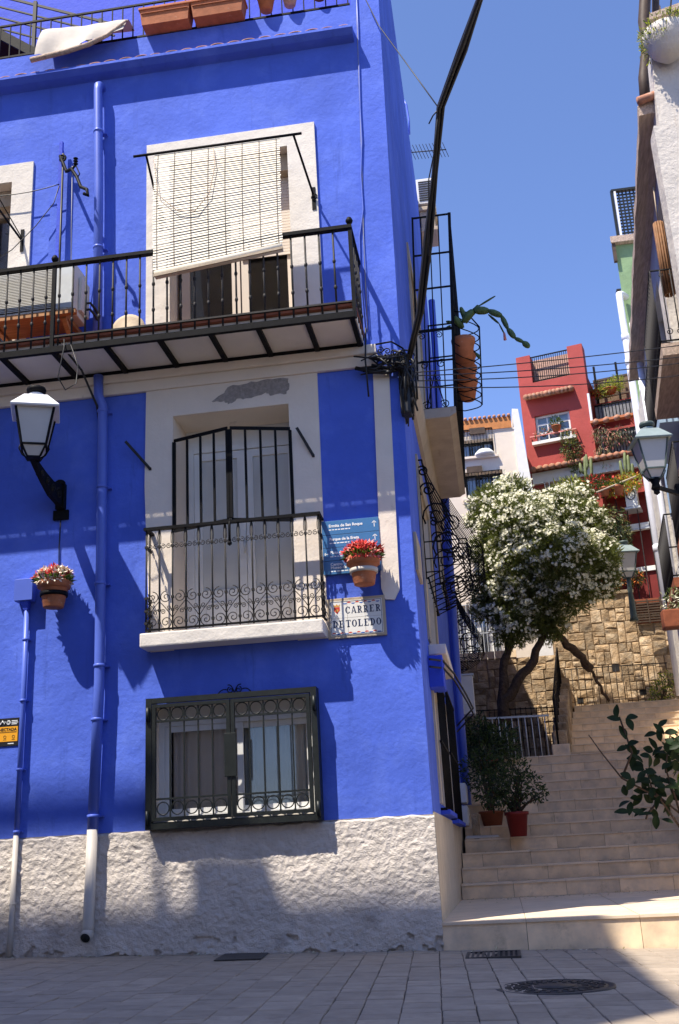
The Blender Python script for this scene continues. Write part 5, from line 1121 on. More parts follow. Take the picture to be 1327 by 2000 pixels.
# green block behind with trellis and white pipes
gb = thing('green_building', 'green plastered building rising behind the wooden eave on the right', 'house', (4.3, 13, 0))
def slab3(z0, z1, e, y0=13.0): m = MB(); m.prism([(4.34-e, y0, z0), (12, y0, z0), (12, 19, z0), (6.6-e, 19, z0)], (0, 0, z1-z0)); return m
slab3(9.3, 13.75, 0).build('upper_wall', 'green_wall', gb)
slab3(0, 9.295, -.005, 12.98).build('lower_wall', 'house_white', gb)
slab3(13.76, 13.92, .10, 12.86).build('roof_edge', 'wood_grey', gb); m = MB(); m.box(4.27, 4.339, 12.9, 13.0, 13.3, 13.755); m.build('roof_edge_end', 'wood_brown', gb)
for i, z in enumerate((12.25, 10.9)): m = MB(); m.box(4.24, 4.335, 13.02, 13.2, z, z+.4); m.build('wall_box', 'weathered_iron', gb)
tl = thing('trellis', 'dark square lattice screen on the roof of the green building', 'trellis', (4.6, 13, 14))
a = P(1207, 378, 13); b = P(1216, 472, 13)
for k in range(9): m = MB(); x = 4.50+k*.085; m.box(x, x+.035, 13.0, 13.02, 13.93, 15.15); m.build('slat', 'grille_paint', tl)
for k in range(14): m = MB(); z = 13.96+k*.085; m.box(4.50, 5.3, 13.021, 13.04, z, z+.035); m.build('slat', 'grille_paint', tl)
m = MB(); m.box(4.42, 4.48, 12.97, 13.05, 13.93, 15.2); m.box(4.44, 5.3, 12.96, 13.06, 15.16, 15.22); m.build('frame', 'grille_paint', tl)
m = MB(); m.box(4.49, 4.535, 12.95, 12.99, 13.93, 15.15); m.build('post', 'pvc_white', tl)
wp = thing('drainpipe', 'white drainpipe with an elbow running down past the green building', 'drainpipe', (4.2, 12.6, 4))
pipe([(4.40, 12.9, 12.35), (4.28, 12.75, 12.36), (4.21, 12.6, 12.28), (4.20, 12.55, 12.1), (4.20, 12.55, 8.0), (4.22, 12.55, 3.4)], .075, 'pipe', 'white_pipe', wp)
for z in (11.2, 10.6, 8.6, 6.4, 5.0): m = MB(); m.lathe([(.078, -.07), (.09, -.06), (.09, .06), (.078, .07)], (4.20, 12.55, z), 14); m.build('collar', 'white_pipe', wp)
pipe([(4.34, 12.5, 11.5), (4.36, 12.45, 6.0), (4.36, 12.45, 3.6)], .03, 'thin_pipe', 'white_pipe', wp, 8)
wp2 = thing('drainpipe', 'second white drainpipe nearer, beside the right hand lantern', 'drainpipe', (rwx(9.6, .08), 9.6, 3)); pipe([(rwx(9.6, .08), 9.6, 9.2), (rwx(9.6, .08), 9.6, 3.0)], .06, 'pipe', 'white_pipe', wp2)
# lanterns on the right
l2 = thing('street_lantern', 'grey green lantern on an iron arm reaching out from the right edge', 'street lantern', (3.3, 2.25, 4.0))
LC2 = Vector((2.36, 1.2, 4.12)); lantern(l2, LC2, .88, math.radians(6), 'green_iron', 'lamp_roof_green')
m = MB(); m.lathe([(.03, -.12), (.05, -.10), (.035, -.05), (.06, 0)], LC2, 12); m.lathe([(0, -.17), (.03, -.15), (.03, -.12)], LC2, 10); m.obox(LC2+Vector((.03, .02, -.09)), (3.2, 2.28, 4.10), .03, .035); m.obox(LC2+Vector((.5, .6, -.10)), (3.25, 2.28, 3.3), .02, .025); m.build('arm', 'black_iron', l2)
m = MB(); m.bbox(LC2.x+.24, LC2.x+.36, LC2.y+.3, LC2.y+.4, 4.05, 4.15, .01); m.build('arm_joint', 'black_iron', l2)
m = MB(); m.bbox(3.18, 3.30, 2.26, 2.299, 3.1, 4.3, .01); m.build('wall_plate', 'black_iron', l2)
l3 = thing('street_lantern', 'small lantern on a post standing on top of the stone wall', 'street lantern', (3.71, 14.2, 6.0))
lantern(l3, (3.74, 13.95, 6.16), 1.22, math.radians(8), 'green_iron', 'lamp_roof_green')
m = MB(); m.lathe([(.10, -.95), (.075, -.85), (.05, -.3), (.06, -.25), (.045, -.2), (.05, 0)], (3.74, 13.95, 6.16), 12); m.build('post', 'green_iron', l3)
# low balcony with planter box at the right edge
bx = thing('balcony_planter', 'brown box planter with small white flowers at the right edge', 'planter', (3.5, 6.5, 4.2))
m = MB(); a = rwx(6.2, .62); m.bbox(a, a+.5, 6.0, 6.25, 3.53, 3.79, .02); m.build('box', 'terracotta_dark', bx)
m = MB(); rg = random.Random(12); blob(m, (a+.22, 6.15, 3.93), (.22, .12, .17), 150, .08, .025, rg, ['leaf_mid', 'leaf_grey', 'petal_white'], outward=.5); m.build('plants', None, bx, recalc=False)
# ------------------------------------------------------------------ stone retaining wall
sw = thing('stone_wall', 'tall retaining wall of honey coloured stone blocks behind the tree', 'wall', (2, 15, 3))
rg = random.Random(21)
def ashlar(x0, x1, z0, z1, out, tmax=.52):
    w, h = x1-x0, z1-z0
    if (w*h < .085 and max(w, h) < tmax and rg.random() < .8) or (w < .24 and h < .24): out.append((x0, x1, z0, z1)); return
    if w > h*rg.uniform(.8, 1.25): s = x0+w*rg.uniform(.34, .66); ashlar(x0, s, z0, z1, out); ashlar(s, x1, z0, z1, out)
    else: s = z0+h*rg.uniform(.34, .66); ashlar(x0, x1, z0, s, out); ashlar(x0, x1, s, z1, out)
HOLES = []
def stone_block(r, y, mt='stone', parent=sw, nm='stone'):
    x0, x1, z0, z1 = r; j = lambda s: rg.uniform(-s, s); g = .007
    base = [(x0+g+j(.008), z0+g+j(.008)), (x1-g+j(.008), z0+g+j(.008)), (x1-g+j(.008), z1-g+j(.008)), (x0+g+j(.008), z1-g+j(.008))]
    d = rg.uniform(.010, .030); e = .013; cxx, czz = (x0+x1)/2, (z0+z1)/2
    fr = [(a+(e if a < cxx else -e), b+(e if b < czz else -e)) for a, b in base]
    m = MB(); vs = [(a, y, b) for a, b in base]+[(a, y-d*.65, b) for a, b in base]+[(a, y-d+j(.012), b) for a, b in fr]+[(cxx+j(.05), y-d-rg.uniform(0, .02), czz+j(.04))]
    m.add(vs, [(i, (i+1) % 4, 4+(i+1) % 4, 4+i) for i in range(4)]+[(4+i, 4+(i+1) % 4, 8+(i+1) % 4, 8+i) for i in range(4)]+[(8+i, 8+(i+1) % 4, 12) for i in range(4)])
    m.build(nm, mt, parent)
def stone_area(x0, x1, z0, z1, y, holes=()):
    out = []; ashlar(x0, x1, z0, z1, out)
    m = MB(); m.box(x0, x1, y+.002, y+.4, z0, z1); m.build('mortar_bed', 'stone_joint', sw)
    for r in out:
        if any(r[0] < hx < r[1] and r[2] < hz < r[3] for hx, hz in holes):
            hx, hz = [(a, b) for a, b in holes if r[0] < a < r[1] and r[2] < b < r[3]][0]; q = MB(); s = .075; q.box(hx-s, hx+s, y-.004, y+.001, hz-s, hz+s*1.1); q.build('weep_hole', 'dark_gap', sw)
            for rr in ((r[0], hx-s, r[2], r[3]), (hx+s, r[1], r[2], r[3]), (hx-s, hx+s, r[2], hz-s), (hx-s, hx+s, hz+s, r[3])):
                if rr[1]-rr[0] > .06 and rr[3]-rr[2] > .06: stone_block(rr, y)
        else: stone_block(r, y)
stone_area(-.6, 2.06, 2.1, 4.72, 14.6)
wh = [(P(x, y, 15)[0], P(x, y, 15)[2]) for x, y in ((1203, 1305), (1257, 1350), (1133, 1368))]
stone_area(2.06, 3.92, 3.3, 6.05, 15.0, wh); stone_area(3.92, 5.2, 3.3, 5.45, 15.0)
for x in [2.1+.31*i for i in range(6)]: m = MB(); m.bbox(x, x+.3, 14.93, 15.4, 6.05, 6.12+rg.uniform(0, .03), .015); m.build('coping_stone', 'stone', sw)
for x in [3.95+.31*i for i in range(4)]: m = MB(); m.bbox(x, x+.3, 14.93, 15.4, 5.45, 5.52+rg.uniform(0, .03), .015); m.build('coping_stone', 'stone', sw)
for x in [-.55+.16*i for i in range(11)]: m = MB(); m.bbox(x, x+.152, 14.56, 14.75, 4.73, 4.90, .008); m.build('edging_tile', 'stair_tile', sw)
# wooden shutter/grating above the wall
sg = thing('slatted_gate', 'brown slatted shutter panel above the stone wall beside the post lantern', 'shutter', (4.2, 14.9, 5.6))
a, b, c_ = P(1240, 1172, 14.9), P(1287, 1166, 14.9), P(1243, 1214, 14.9)
m = MB(); m.box(a.x-.03, a.x, 14.88, 14.93, c_.z-.05, a.z+.03); m.box(b.x, b.x+.03, 14.88, 14.93, c_.z-.05, a.z+.03); m.box((a.x+b.x)/2-.012, (a.x+b.x)/2+.012, 14.88, 14.93, c_.z-.05, a.z); m.build('frame', 'wood_brown', sg)
m = MB(); m.box(a.x, b.x, 14.94, 14.96, c_.z-.05, a.z+.02); m.build('back', 'terracotta_dark', sg)
for k in range(9): m = MB(); z = c_.z-.03+k*(a.z-c_.z+.03)/9; m.box(a.x+.001, b.x-.001, 14.89, 14.92, z, z+.03); m.build('slat', 'wood_brown', sg)
# terraces of earth behind the lane
m = MB(); m.box(-3, 2.0, 9.62, 14.6, 0, 2.17); m.build('planting_bed', 'soil', kind='structure')
m = MB(); m.box(-30, 40, 15.4, 80, -.6, 4.6); m.build('hillside', 'soil', kind='structure')
# low divider wall with handrail between bed and upper flight
dv = thing('divider_wall', 'low stone divider with an iron handrail climbing beside the upper steps', 'wall', (1.7, 9.6, 2.2))
m = MB(); m.bbox(1.50, 1.80, 9.6, 9.95, 2.16, 2.36, .012); m.build('base_block', 'stair_tile', dv)
for k in range(9):
    y = 9.97+.5*k; z = 2.30+.185*k; x = 1.56+.055*k; m = MB(); m.bbox(x, x+.24, y, y+.49, 1.6, z+.33, .03); m.build('stone', 'stone', dv)
m = MB(); m.tube([(1.62, 9.75, 2.36), (1.62, 9.75, 3.15), (2.05, 13.9, 4.75)], .018, 6); m.tube([(2.05, 13.9, 4.75), (2.05, 13.9, 3.9)], .018, 6); m.build('handrail', 'black_iron', dv)
for k in range(1, 9): m = MB(); t_ = k/9; x, y, z = 1.62+.43*t_, 9.75+4.15*t_, 3.15+1.6*t_; m.tube([(x, y, z), (x, y, z-.72)], .010, 5); m.build('baluster', 'black_iron', dv)
# railings
rl = thing('bed_railing', 'low railing of pale bars in front of the planting bed', 'railing', (.8, 9.5, 2.16))
m = MB(); m.obox((.38, 9.5, 2.86), (1.50, 9.5, 2.84), .035, .03); m.build('rail', 'pale_metal', rl)
for k in range(9): m = MB(); x = .55+.11*k; m.tube([(x, 9.5, 2.17), (x-.01, 9.5, 2.84)], .010, 5); m.build('bar', 'pale_metal', rl)
rl2 = thing('wall_railing', 'thin black railing along the foot of the stone wall', 'railing', (1, 14.2, 3))
m = MB(); m.obox((-.3, 13.9, 3.55), (1.9, 13.9, 3.5), .02, .02); m.build('rail', 'black_iron', rl2)
for k in range(20): m = MB(); x = -.28+.11*k; m.tube([(x, 13.9, 2.17), (x, 13.9, 3.55)], .008, 4); m.build('bar', 'black_iron', rl2)
rl3 = thing('landing_railing', 'thin dark railing at the top of the steps before the sunlit stones', 'railing', (3.2, 14.8, 3.5))
m = MB(); m.obox((2.2, 14.7, 4.40), (4.4, 14.7, 4.38), .018, .02); m.build('rail', 'weathered_iron', rl3)
for k in range(17): m = MB(); x = 2.22+.135*k; m.tube([(x, 14.7, 3.5), (x, 14.7, 4.39)], .007, 4); m.build('bar', 'weathered_iron', rl3)

# ------------------------------------------------------------------ oleander tree
tr_ = thing('oleander_tree', 'large oleander tree covered in white blossom beside the steps', 'tree', (.9, 12.4, 2.17))
def limb(pts, rad, nm='limb'): m = MB(); m.tube(pts, [r*rg.uniform(.88, 1.14) for r in rad], 9); m.build(nm, 'bark', tr_, recalc=False)
rg = random.Random(31)
def wob(pts, k=3, s=.03):
    out = []
    for a, b in zip(pts, pts[1:]):
        a, b = Vector(a), Vector(b)
        for i in range(k): out.append(a.lerp(b, i/k)+rv(rg)*s)
    return out+[Vector(pts[-1])]
def rad(a, b, n): return [a+(b-a)*i/(n-1) for i in range(n)]
Q = lambda x, y, d=12.5: P(x, y, d)
for pts, r0, r1 in (([Q(985, 1415), Q(985, 1370), Q(1012, 1330), Q(1042, 1290), Q(1062, 1240), Q(1078, 1190), Q(1085, 1120)], .12, .05), ([Q(985, 1415), Q(980, 1350), Q(988, 1290), Q(1000, 1240), Q(1000, 1190), Q(985, 1130)], .11, .05),
                    ([Q(1062, 1240), Q(1040, 1190), Q(1030, 1130), Q(1030, 1060)], .06, .03), ([Q(1000, 1240), Q(1025, 1190), Q(1020, 1120)], .06, .03),
                    ([Q(1190, 1372, 13.6), Q(1172, 1340, 13.4), Q(1150, 1302, 13.2)], .03, .028), ([Q(1152, 1305, 13.2), Q(1138, 1283, 13), Q(1105, 1258, 12.8), Q(1082, 1230, 12.6), Q(1078, 1190, 12.5), Q(1110, 1130, 12.5)], .09, .05), ([Q(1138, 1283, 13), Q(1150, 1305, 13.1)], .05, .03), ([Q(1078, 1200), Q(1060, 1150), Q(1055, 1090)], .05, .03), ([Q(1085, 1130), Q(1130, 1080), Q(1150, 1040)], .045, .02)):
    w = wob(pts); limb(w, rad(r0, r1, len(w)), 'trunk' if r0 > .1 else 'limb')
LOBES = [((966, 988), .52, 12.5), ((1010, 1030), .75, 12.1), ((1085, 1010), .66, 12.7), ((1135, 1025), .55, 12.6), ((955, 1078), .42, 12.3), ((1010, 1105), .75, 12.2), ((1090, 1090), .80, 12.0), ((1150, 1090), .62, 12.4), ((1170, 1135), .42, 12.5), ((965, 1145), .46, 12.3), ((1030, 1165), .62, 12.4), ((1110, 1160), .52, 12.2), ((985, 1195), .34, 12.2), ((1040, 1215), .36, 12.4), ((1000, 1240), .33, 12.3), ((955, 1190), .36, 12.4), ((1075, 1225), .34, 12.5), ((942, 1020), .30, 12.6), ((1120, 985), .45, 13.0), ((1000, 960), .36, 12.9)]
lv, fl = MB(), MB(); tips = []
for (q, r, d) in LOBES:
    c_ = Q(*q, d); R3 = Vector((r, r*.85, r*.82))
    n = int(175*r*r/.09)
    for i in range(n):
        dd = rv(rg); k = rg.random()**.36; p = c_+Vector((dd.x*R3.x, dd.y*R3.y, dd.z*R3.z))*k
        base = (dd+Vector((0, 0, .75))+rv(rg)*.6).normalized(); top = p+base*.08
        for q2 in range(rg.randint(5, 7)):
            leaf(lv, p+base*rg.uniform(-.05, .08), base*.75+rv(rg)*.8, rv(rg), rg.uniform(.10, .17), rg.uniform(.018, .028))
        if k > .55 and rg.random() < (.62 if dd.z > -.35 else .38) and rg.random() < .80 and noise.noise(p*2.6) > -.16: tips.append((top, base))
lv.build('foliage', 'oleander_leaf', tr_, recalc=False)
for top, base in tips:
    for j in range(rg.randint(4, 9)):
        p = top+base*.04+Vector((rg.uniform(-.085, .085), rg.uniform(-.085, .085), rg.uniform(-.05, .06))); nn = (base*.8+rv(rg)*.7-Vector((0, .35, 0))).normalized(); u = nn.orthogonal().normalized(); v = nn.cross(u); s = rg.uniform(.022, .034); ph_ = rg.random()
        vs = [p]; fs = []
        for k in range(5):
            a = 2*PI*(k+ph_)/5; vs += [p+(u*math.cos(a-.5)+v*math.sin(a-.5))*s*.9+nn*s*.25, p+(u*math.cos(a)+v*math.sin(a))*s*1.15+nn*s*.35, p+(u*math.cos(a+.45)+v*math.sin(a+.45))*s*.9+nn*s*.1]; fs.append((0, 1+3*k, 2+3*k, 3+3*k))
        fl.add(vs, fs)
fl.build('blossom', 'petal_white', tr_, recalc=False)

# ------------------------------------------------------------------ plants on the steps
def bush(name, label, loc, lobes, n, L, w, mats_, pot=None, seed=1, group=None, stems=True, droop=0.0, cat='plant'):
    t = thing(name, label, cat, loc, group); rg = random.Random(seed); loc = Vector(loc)
    z0 = 0
    if pot:
        r, h, mt = pot; m = MB(); m.lathe([(r*.72, 0), (r*.95, h*.86), (r*1.06, h*.865), (r*1.08, h), (r*.98, h), (r*.95, h*.92), (0, h*.92)], loc, 24); m.build('pot', mt, t, recalc=False); z0 = h*.92
        m = MB(); m.lathe([(r*.96, z0-.002), (0, z0+.01)], loc, 14); m.build('soil', 'soil', t)
    if stems:
        m = MB()
        for c_, r in lobes:
            for k in range(3): m.tube(bez(loc+Vector((rg.uniform(-.05, .05), rg.uniform(-.05, .05), z0)), loc+Vector((c_[0]*.4, c_[1]*.4, z0+(c_[2]-z0)*.6)), loc+Vector(c_)+rv(rg)*r*.5, 6), [.014, .013, .012, .011, .009, .008, .006], 5)
        m.build('stems', 'bark', t, recalc=False)
    m = MB()
    for c_, r in lobes: blob(m, loc+Vector(c_), r, int(n*(r if isinstance(r, float) else r[0])**2/.09), L, w, rg, mats_, droop, outward=.55)
    m.build('foliage', None, t, recalc=False); return t
z4 = .2+.166*4
bush('potted_shrub', 'bushy shrub in a dark red plastic pot on the fifth step', (.74, 5.15, z4+.002), [((-.05, 0, .62), .30), ((.18, -.02, .60), .22), ((-.25, .05, .58), .26), ((.05, .02, .80), .22), ((-.1, .0, .42), .16), ((.32, 0, .50), .12)], 520, .055, .024, ['leaf_dark', 'leaf_mid', 'leaf_dark'], (.145, .30, 'red_pot'), 5)
bush('potted_shrub', 'dark shrub in a low terracotta bowl behind the red pot, against the blue drainpipe', (.42, 6.3, 1.03), [((0, 0, .56), .32), ((-.15, 0, .76), .27), ((.15, .1, .70), .25), ((.0, .1, .92), .22)], 420, .07, .025, ['leaf_dark', 'leaf_dark', 'leaf_mid'], (.17, .2, 'terracotta_dark'), 6)
bush('potted_shrub', 'tall dark leafy shrub in the corner below the pale wall box', (.42, 8.6, 1.9), [((0, 0, .35), .34), ((.2, .1, .55), .3), ((-.15, 0, .65), .3), ((.3, .2, .3), .25)], 380, .10, .03, ['leaf_dark', 'leaf_dark', 'leaf_mid'], (.16, .2, 'terracotta_dark'), 7)
bush('hedge_plant', 'dark trailing plant on the edge of the planting bed behind the pale railing', (.35, 10.3, 2.17), [((0, 0, .35), .35), ((.35, .1, .3), .28), ((-.3, 0, .4), .3)], 300, .14, .03, ['leaf_dark', 'leaf_mid'], None, 8, droop=.2)
bush('weed_clump', 'small green clump at the foot of the sunlit stones near the top of the steps', (4.15, 14.4, 3.5), [((0, 0, .25), .25), ((.2, 0, .45), .22), ((-.15, 0, .15), .15)], 260, .12, .025, ['leaf_mid', 'leaf_lime', 'leaf_mid'], None, 9)
t = thing('cardboard_sheet', 'flat grey sheet lying on the step beside the red pot', 'sheet', (.4, 5.0, z4)); m = MB(); m.prism([(.08, 4.78, z4+.004), (.50, 4.80, z4+.004), (.48, 4.95, z4+.02), (.1, 4.98, z4+.03)], (0, 0, .012)); m.build('sheet', 'grey_plastic', t)
t = thing('flat_stone', 'rough beige stone leaning behind the drainpipe outlet', 'stone', (.2, 5.5, z4)); m = MB(); m.bbox(.16, .26, 5.4, 5.5, z4+.002, z4+.32, .03); m.build('stone', 'stone', t)
# rubber plant at the right edge, one object per leaf
rbp = thing('rubber_plant', 'rubber plant with big dark glossy leaves leaning in from the right edge', 'plant', (2.45, 2.6, .2))
def RBP(px, py, y=2.6): return P(px, py, y)
m = MB()
for pts in (([1345, 1640], [1290, 1560], [1215, 1520], [1175, 1470], [1150, 1435]), ([1345, 1640], [1330, 1590], [1275, 1545], [1262, 1500]), ([1345, 1640], [1320, 1560], [1300, 1500], [1310, 1430]), ([1290, 1560], [1265, 1590], [1262, 1600]), ([1215, 1520], [1235, 1470], [1210, 1400])):
    q = [RBP(*p) for p in pts]; m.tube(q, [.013-.002*i for i in range(len(q))], 6)
m.build('stem', 'bark', rbp, recalc=False)
rg = random.Random(14)
def big_leaf(p, d, L, w):
    d = Vector(d).normalized(); n = (Vector((rg.uniform(-.6, .6), -.7+rg.uniform(-.4, .4), .55+rg.uniform(-.3, .3)))).normalized(); s = d.cross(n).normalized(); n = s.cross(d); vs = []; K = 6
    for i in range(K+1):
        t = i/K; ww = w*math.sin(PI*min(.97, t*.96+.03))**.8*.5; c_ = p+d*L*t-n*L*.12*t*t
        vs += [c_-s*ww+n*ww*.35, c_, c_+s*ww+n*ww*.35]
    m = MB(); m.add(vs, [f for i in range(K) for f in ((3*i, 3*i+1, 3*i+4, 3*i+3), (3*i+1, 3*i+2, 3*i+5, 3*i+4))], None, True); m.build('leaf', 'rubber_leaf', rbp, recalc=False)
for cxp, cyp, n, spread in ((1212, 1400, 4, 1), (1240, 1475, 6, 1), (1262, 1500, 6, 1), (1255, 1545, 5, .9), (1270, 1570, 5, 1), (1255, 1440, 0, 1), (1290, 1430, 6, 1), (1310, 1480, 7, 1), (1318, 1540, 6, 1), (1225, 1455, 4, 1), (1280, 1470, 6, 1), (1300, 1560, 6, 1), (1275, 1535, 6, 1), (1230, 1565, 4, 1), (1300, 1520, 5, 1), (1290, 1590, 4, 1), (1325, 1450, 5, 1), (1240, 1590, 2, .8), (1245, 1520, 3, 1)):
    c_ = RBP(cxp, cyp, 2.6+rg.uniform(-.15, .15))
    for i in range(n):
        a = 2*PI*i/n+rg.uniform(-.4, .4); d = Vector((math.cos(a), rg.uniform(-.5, .3), math.sin(a)*.9)); big_leaf(c_+d*.015+Vector((rg.uniform(-.05, .05), 0, rg.uniform(-.05, .05))), d, rg.uniform(.11, .16), rg.uniform(.065, .09))
m = MB(); m.lathe([(.15, 0), (.2, .3), (.215, .31), (.22, .36), (.2, .36), (.18, .32), (0, .32)], (2.75, 2.6, .21), 22); m.build('pot', 'terracotta', rbp, recalc=False)
bush('potted_shrub', 'light green shrub behind the rubber plant at the right edge', (2.95, 4.4, .7), [((0, 0, .75), .28), ((-.15, 0, 1.0), .25), ((.1, 0, 1.15), .25), ((.0, 0, .5), .2)], 420, .09, .035, ['leaf_mid', 'leaf_lime', 'leaf_mid', 'leaf_dark'], (.16, .3, 'terracotta'), 15)
# ------------------------------------------------------------------ cream house behind the tree
ch = thing('cream_house', 'pale cream house with tiled roof and barred windows behind the tree', 'house', (0, 17, 4.6))
CY = 17.0
def C(px, py): q = P(px, py, CY); return q.x, q.z
def rect(l, t_, r, b): (x0, z1), (x1, z0) = C(l, t_), C(r, b); return x0, x1, z0, z1
cx0, (cx1, ctop), cbot = -4.0, C(1004, 838), 4.4
w1 = rect(897, 862, 966, 889); w2 = rect(908, 925, 986, 968); w3 = rect(888, 1184, 986, 1284)
m = MB(); holed(m, lambda u, v, d: (u, CY+d, v), cx0, cx1, cbot, ctop, [w1, w2, w3], .35, m='house_cream'); m.box(cx0, cx1, CY+.6, CY+8, cbot, ctop, 'house_cream'); m.build('front_wall', 'house_cream', ch, recalc=False)
x1 = C(1030, 950)[0]+.15
m = MB(); m.prism([(cx1+.001, CY-.05, cbot), (C(1062, 1060)[0], CY-.05, cbot), (C(1046, 985)[0], CY-.05, C(1046, 985)[1]), (C(1012, 800)[0], CY-.05, C(1012, 800)[1]), (cx1+.001, CY-.05, C(996, 800)[1])], (0, 3, 0)); m.build('party_wall', 'house_white', ch)
for w, nm in ((w1, 'upper'), (w2, 'middle'), (w3, 'lower')):
    a, b, c_, d = w; m = MB(); m.box(a, b, CY+.3, CY+.34, c_, d); o = m.build('window', 'dark_gap', ch)
    n = 3 if nm != 'lower' else 4
    for k in range(n):
        p = a+(b-a)*k/n; q = a+(b-a)*(k+1)/n; 
        m = MB(); m.box(p+.01, p+.05, CY+.22, CY+.27, c_, d); m.box(q-.05, q-.01, CY+.22, CY+.27, c_, d); m.box(p+.0505, q-.0505, CY+.221, CY+.269, d-.05, d); m.box(p+.0505, q-.0505, CY+.221, CY+.269, c_, c_+.05); m.build('sash', 'grille_paint' if nm != 'lower' else 'pvc_white', o)
        if nm == 'lower' or k != 1: m = MB(); m.box(p+.06, q-.06, CY+.275, CY+.28, c_+.02, d-.03); m.build('curtain', 'pale_curtain' if nm != 'lower' else 'curtain_grey', o)
    g = MB(); g.box(a+.04, b-.04, CY+.24, CY+.244, c_+.04, d-.04); g.build('pane', 'glass_reflect', o)
    n = 11 if nm != 'lower' else 12
    up = d + (.28 if nm == 'upper' else 0)
    for k in range(n+1): m = MB(); x = a+(b-a)*k/n; m.box(x-.007, x+.007, CY-.06, CY-.045, c_, up); m.build('bar', 'black_iron' if nm != 'lower' else 'pale_metal', o)
    m = MB(); m.box(a, b, CY-.062, CY-.043, c_, c_+.018); m.box(a, b, CY-.062, CY-.043, up-.018, up)
    if nm == 'lower': m.box(a, b, CY-.062, CY-.043, c_+.62, c_+.64)
    m.build('bar_frame', 'black_iron' if nm != 'lower' else 'pale_metal', o)
    m = MB(); m.bbox(a-.1, b+.1, CY-.10, CY+.05, c_-.07, c_-.001, .01); m.build('sill', 'house_cream', ch)
a, b, c_, d = w1; m = MB(); m.lathe([(.0, 0), (.28, .0), (.26, .08), (.17, .17), (0, .21)], (b-.24, CY+.03, c_), 20); m.build('arched_shade', 'house_white', ch)
for k in range(2): m = MB(); z = (w1[3]+.13, w2[3]-.02)[k]; x = (w1[1]-.28, w2[1]-.6)[k]; m.box(x-.3, x+.1, CY-.08, CY-.03, z, z+.17); m.build('folded_awning', 'wood_brown', ch)
m = MB(); z = ctop; m.prism([(cx0, CY-.02, z+.0), (cx1, CY-.02, z+.0), (cx1, CY+.5, z+.0), (cx0, CY+.5, z+.0)], (0, 0, .04)); m.build('terrace_edge', 'house_cream', ch)
m = MB(); m.box(cx0, cx1-.05, CY-.04, CY+.12, z+.041, z+.36); m.build('wooden_fascia', 'orange_eave', ch)
for k in range(18): m = MB(); x = cx1-.10-.125*k; m.tube([(x, CY-.09, z+.38), (x, CY+.8, z+.50)], .045, 8); m.build('roof_tile', 'roof_tile', ch)

# ------------------------------------------------------------------ red house
RO = P(1040, 985, 19.0); RO.z = 0; ang = math.radians(14); RU = Vector((math.cos(ang), -math.sin(ang), 0)); RN = Vector((-math.sin(ang), -math.cos(ang), 0))
def RH_(px, py): return PP(px, py, RO, RU)
def rp3(u, z, o=0.0): q = RO+RU*u+RN*o; return Vector((q.x, q.y, z))
rh = thing('red_house', 'tall brick red house with barred windows and scalloped tile ledges', 'house', RO)
def rbox(mb, u0, u1, z0, z1, o0, o1, mt=None):
    vs = [rp3(u, z, o) for z in (z0, z1) for o in (o0, o1) for u in (u0, u1)]
    mb.add(vs, [(0, 2, 3, 1), (4, 5, 7, 6), (0, 1, 5, 4), (2, 6, 7, 3), (0, 4, 6, 2), (1, 3, 7, 5)], mt); return mb
def RR_(l, t_, r, b): u0, z1 = RH_(l, t_); u1, z0 = RH_(r, b); return u0, u1, z0, z1
uL = 0.0; uM = RH_(1148, 760)[0]; uR = 5.2
zP = RH_(1020, 752)[1]; zL = RH_(1100, 915)[1]
win = RR_(1044, 812, 1118, 852); win = (win[0], win[1], RH_(1080, 858)[1], RH_(1080, 806)[1])
low = (RH_(1066, 950)[0], RH_(1128, 950)[0], RH_(1095, 968)[1], RH_(1095, 936)[1])
m = MB(); holed(m, lambda u, v, d: tuple(rp3(u, v, -d)), uL, uM, 4.4, zP, [win+(.14,), low+(.14,)], .14, m='red_paint'); rbox(m, uL, uM, 4.4, zP, -.6, -6, 'red_paint')
m.build('front_wall', 'red_paint', rh, recalc=False)
m = MB(); rbox(m, uL-.001, uL+.16, 4.4, zP, -6, -.001); rbox(m, uM-.16, uM+.001, 4.4, zP, -6, -.001); m.build('end_wall', 'red_paint', rh)
zT1 = RH_(1005, 700)[1]; zT2 = RH_(1120, 674)[1]
pw = RH_(1015, 720)[0]-RH_(996, 720)[0]
m = MB(); rbox(m, uL, uL+.40, zP+.001, zT1, -.45, .0); m.build('roof_pillar', 'red_paint', rh); m = MB(); rbox(m, uM-.42, uM, zP+.001, zT2, -.45, 0); m.build('roof_pillar', 'red_paint', rh)
m = MB(); rbox(m, uL+.41, uM-.43, zP, zP+.78, -.3, -.25); m.build('reed_screen', 'reed_pink', rh)
for z in (zP+.05, zP+.80): m = MB(); rbox(m, uL+.401, uM-.421, z, z+.03, -.10, -.07); m.build('roof_rail', 'black_iron', rh)
for k in range(17): m = MB(); u = uL+.45+(uM-uL-.92)*k/16; rbox(m, u-.008, u+.008, zP+.08, zP+.80, -.09, -.075); m.build('roof_baluster', 'black_iron', rh)
def scallops(u0, u1, z, n, pr_=.24, r=.085):
    s = MB(); s.tube([(0, 0, 0), (0, -1*pr_, -.10)], r, 8); me = s.mesh('roof_tile', 'roof_tile'); me.polygons.foreach_set('use_smooth', [True]*len(me.polygons))
    for k in range(n): inst('roof_tile', me, rh, rp3(u0+(u1-u0)*(k+.5)/n, z, .0), (0, 0, -ang))
    m = MB(); rbox(m, u0, u1, z-.09, z-.02, 0.0, pr_*.8); m.build('tile_bed', 'terracotta', rh)
a = RH_(1027, 778); b = RH_(1120, 757); scallops(a[0], b[0], (a[1]+b[1])/2, 12, .26)
zl = RH_(1090, 912)[1]; scallops(uL+.1, uR-.6, zl+.04, 26, .32)
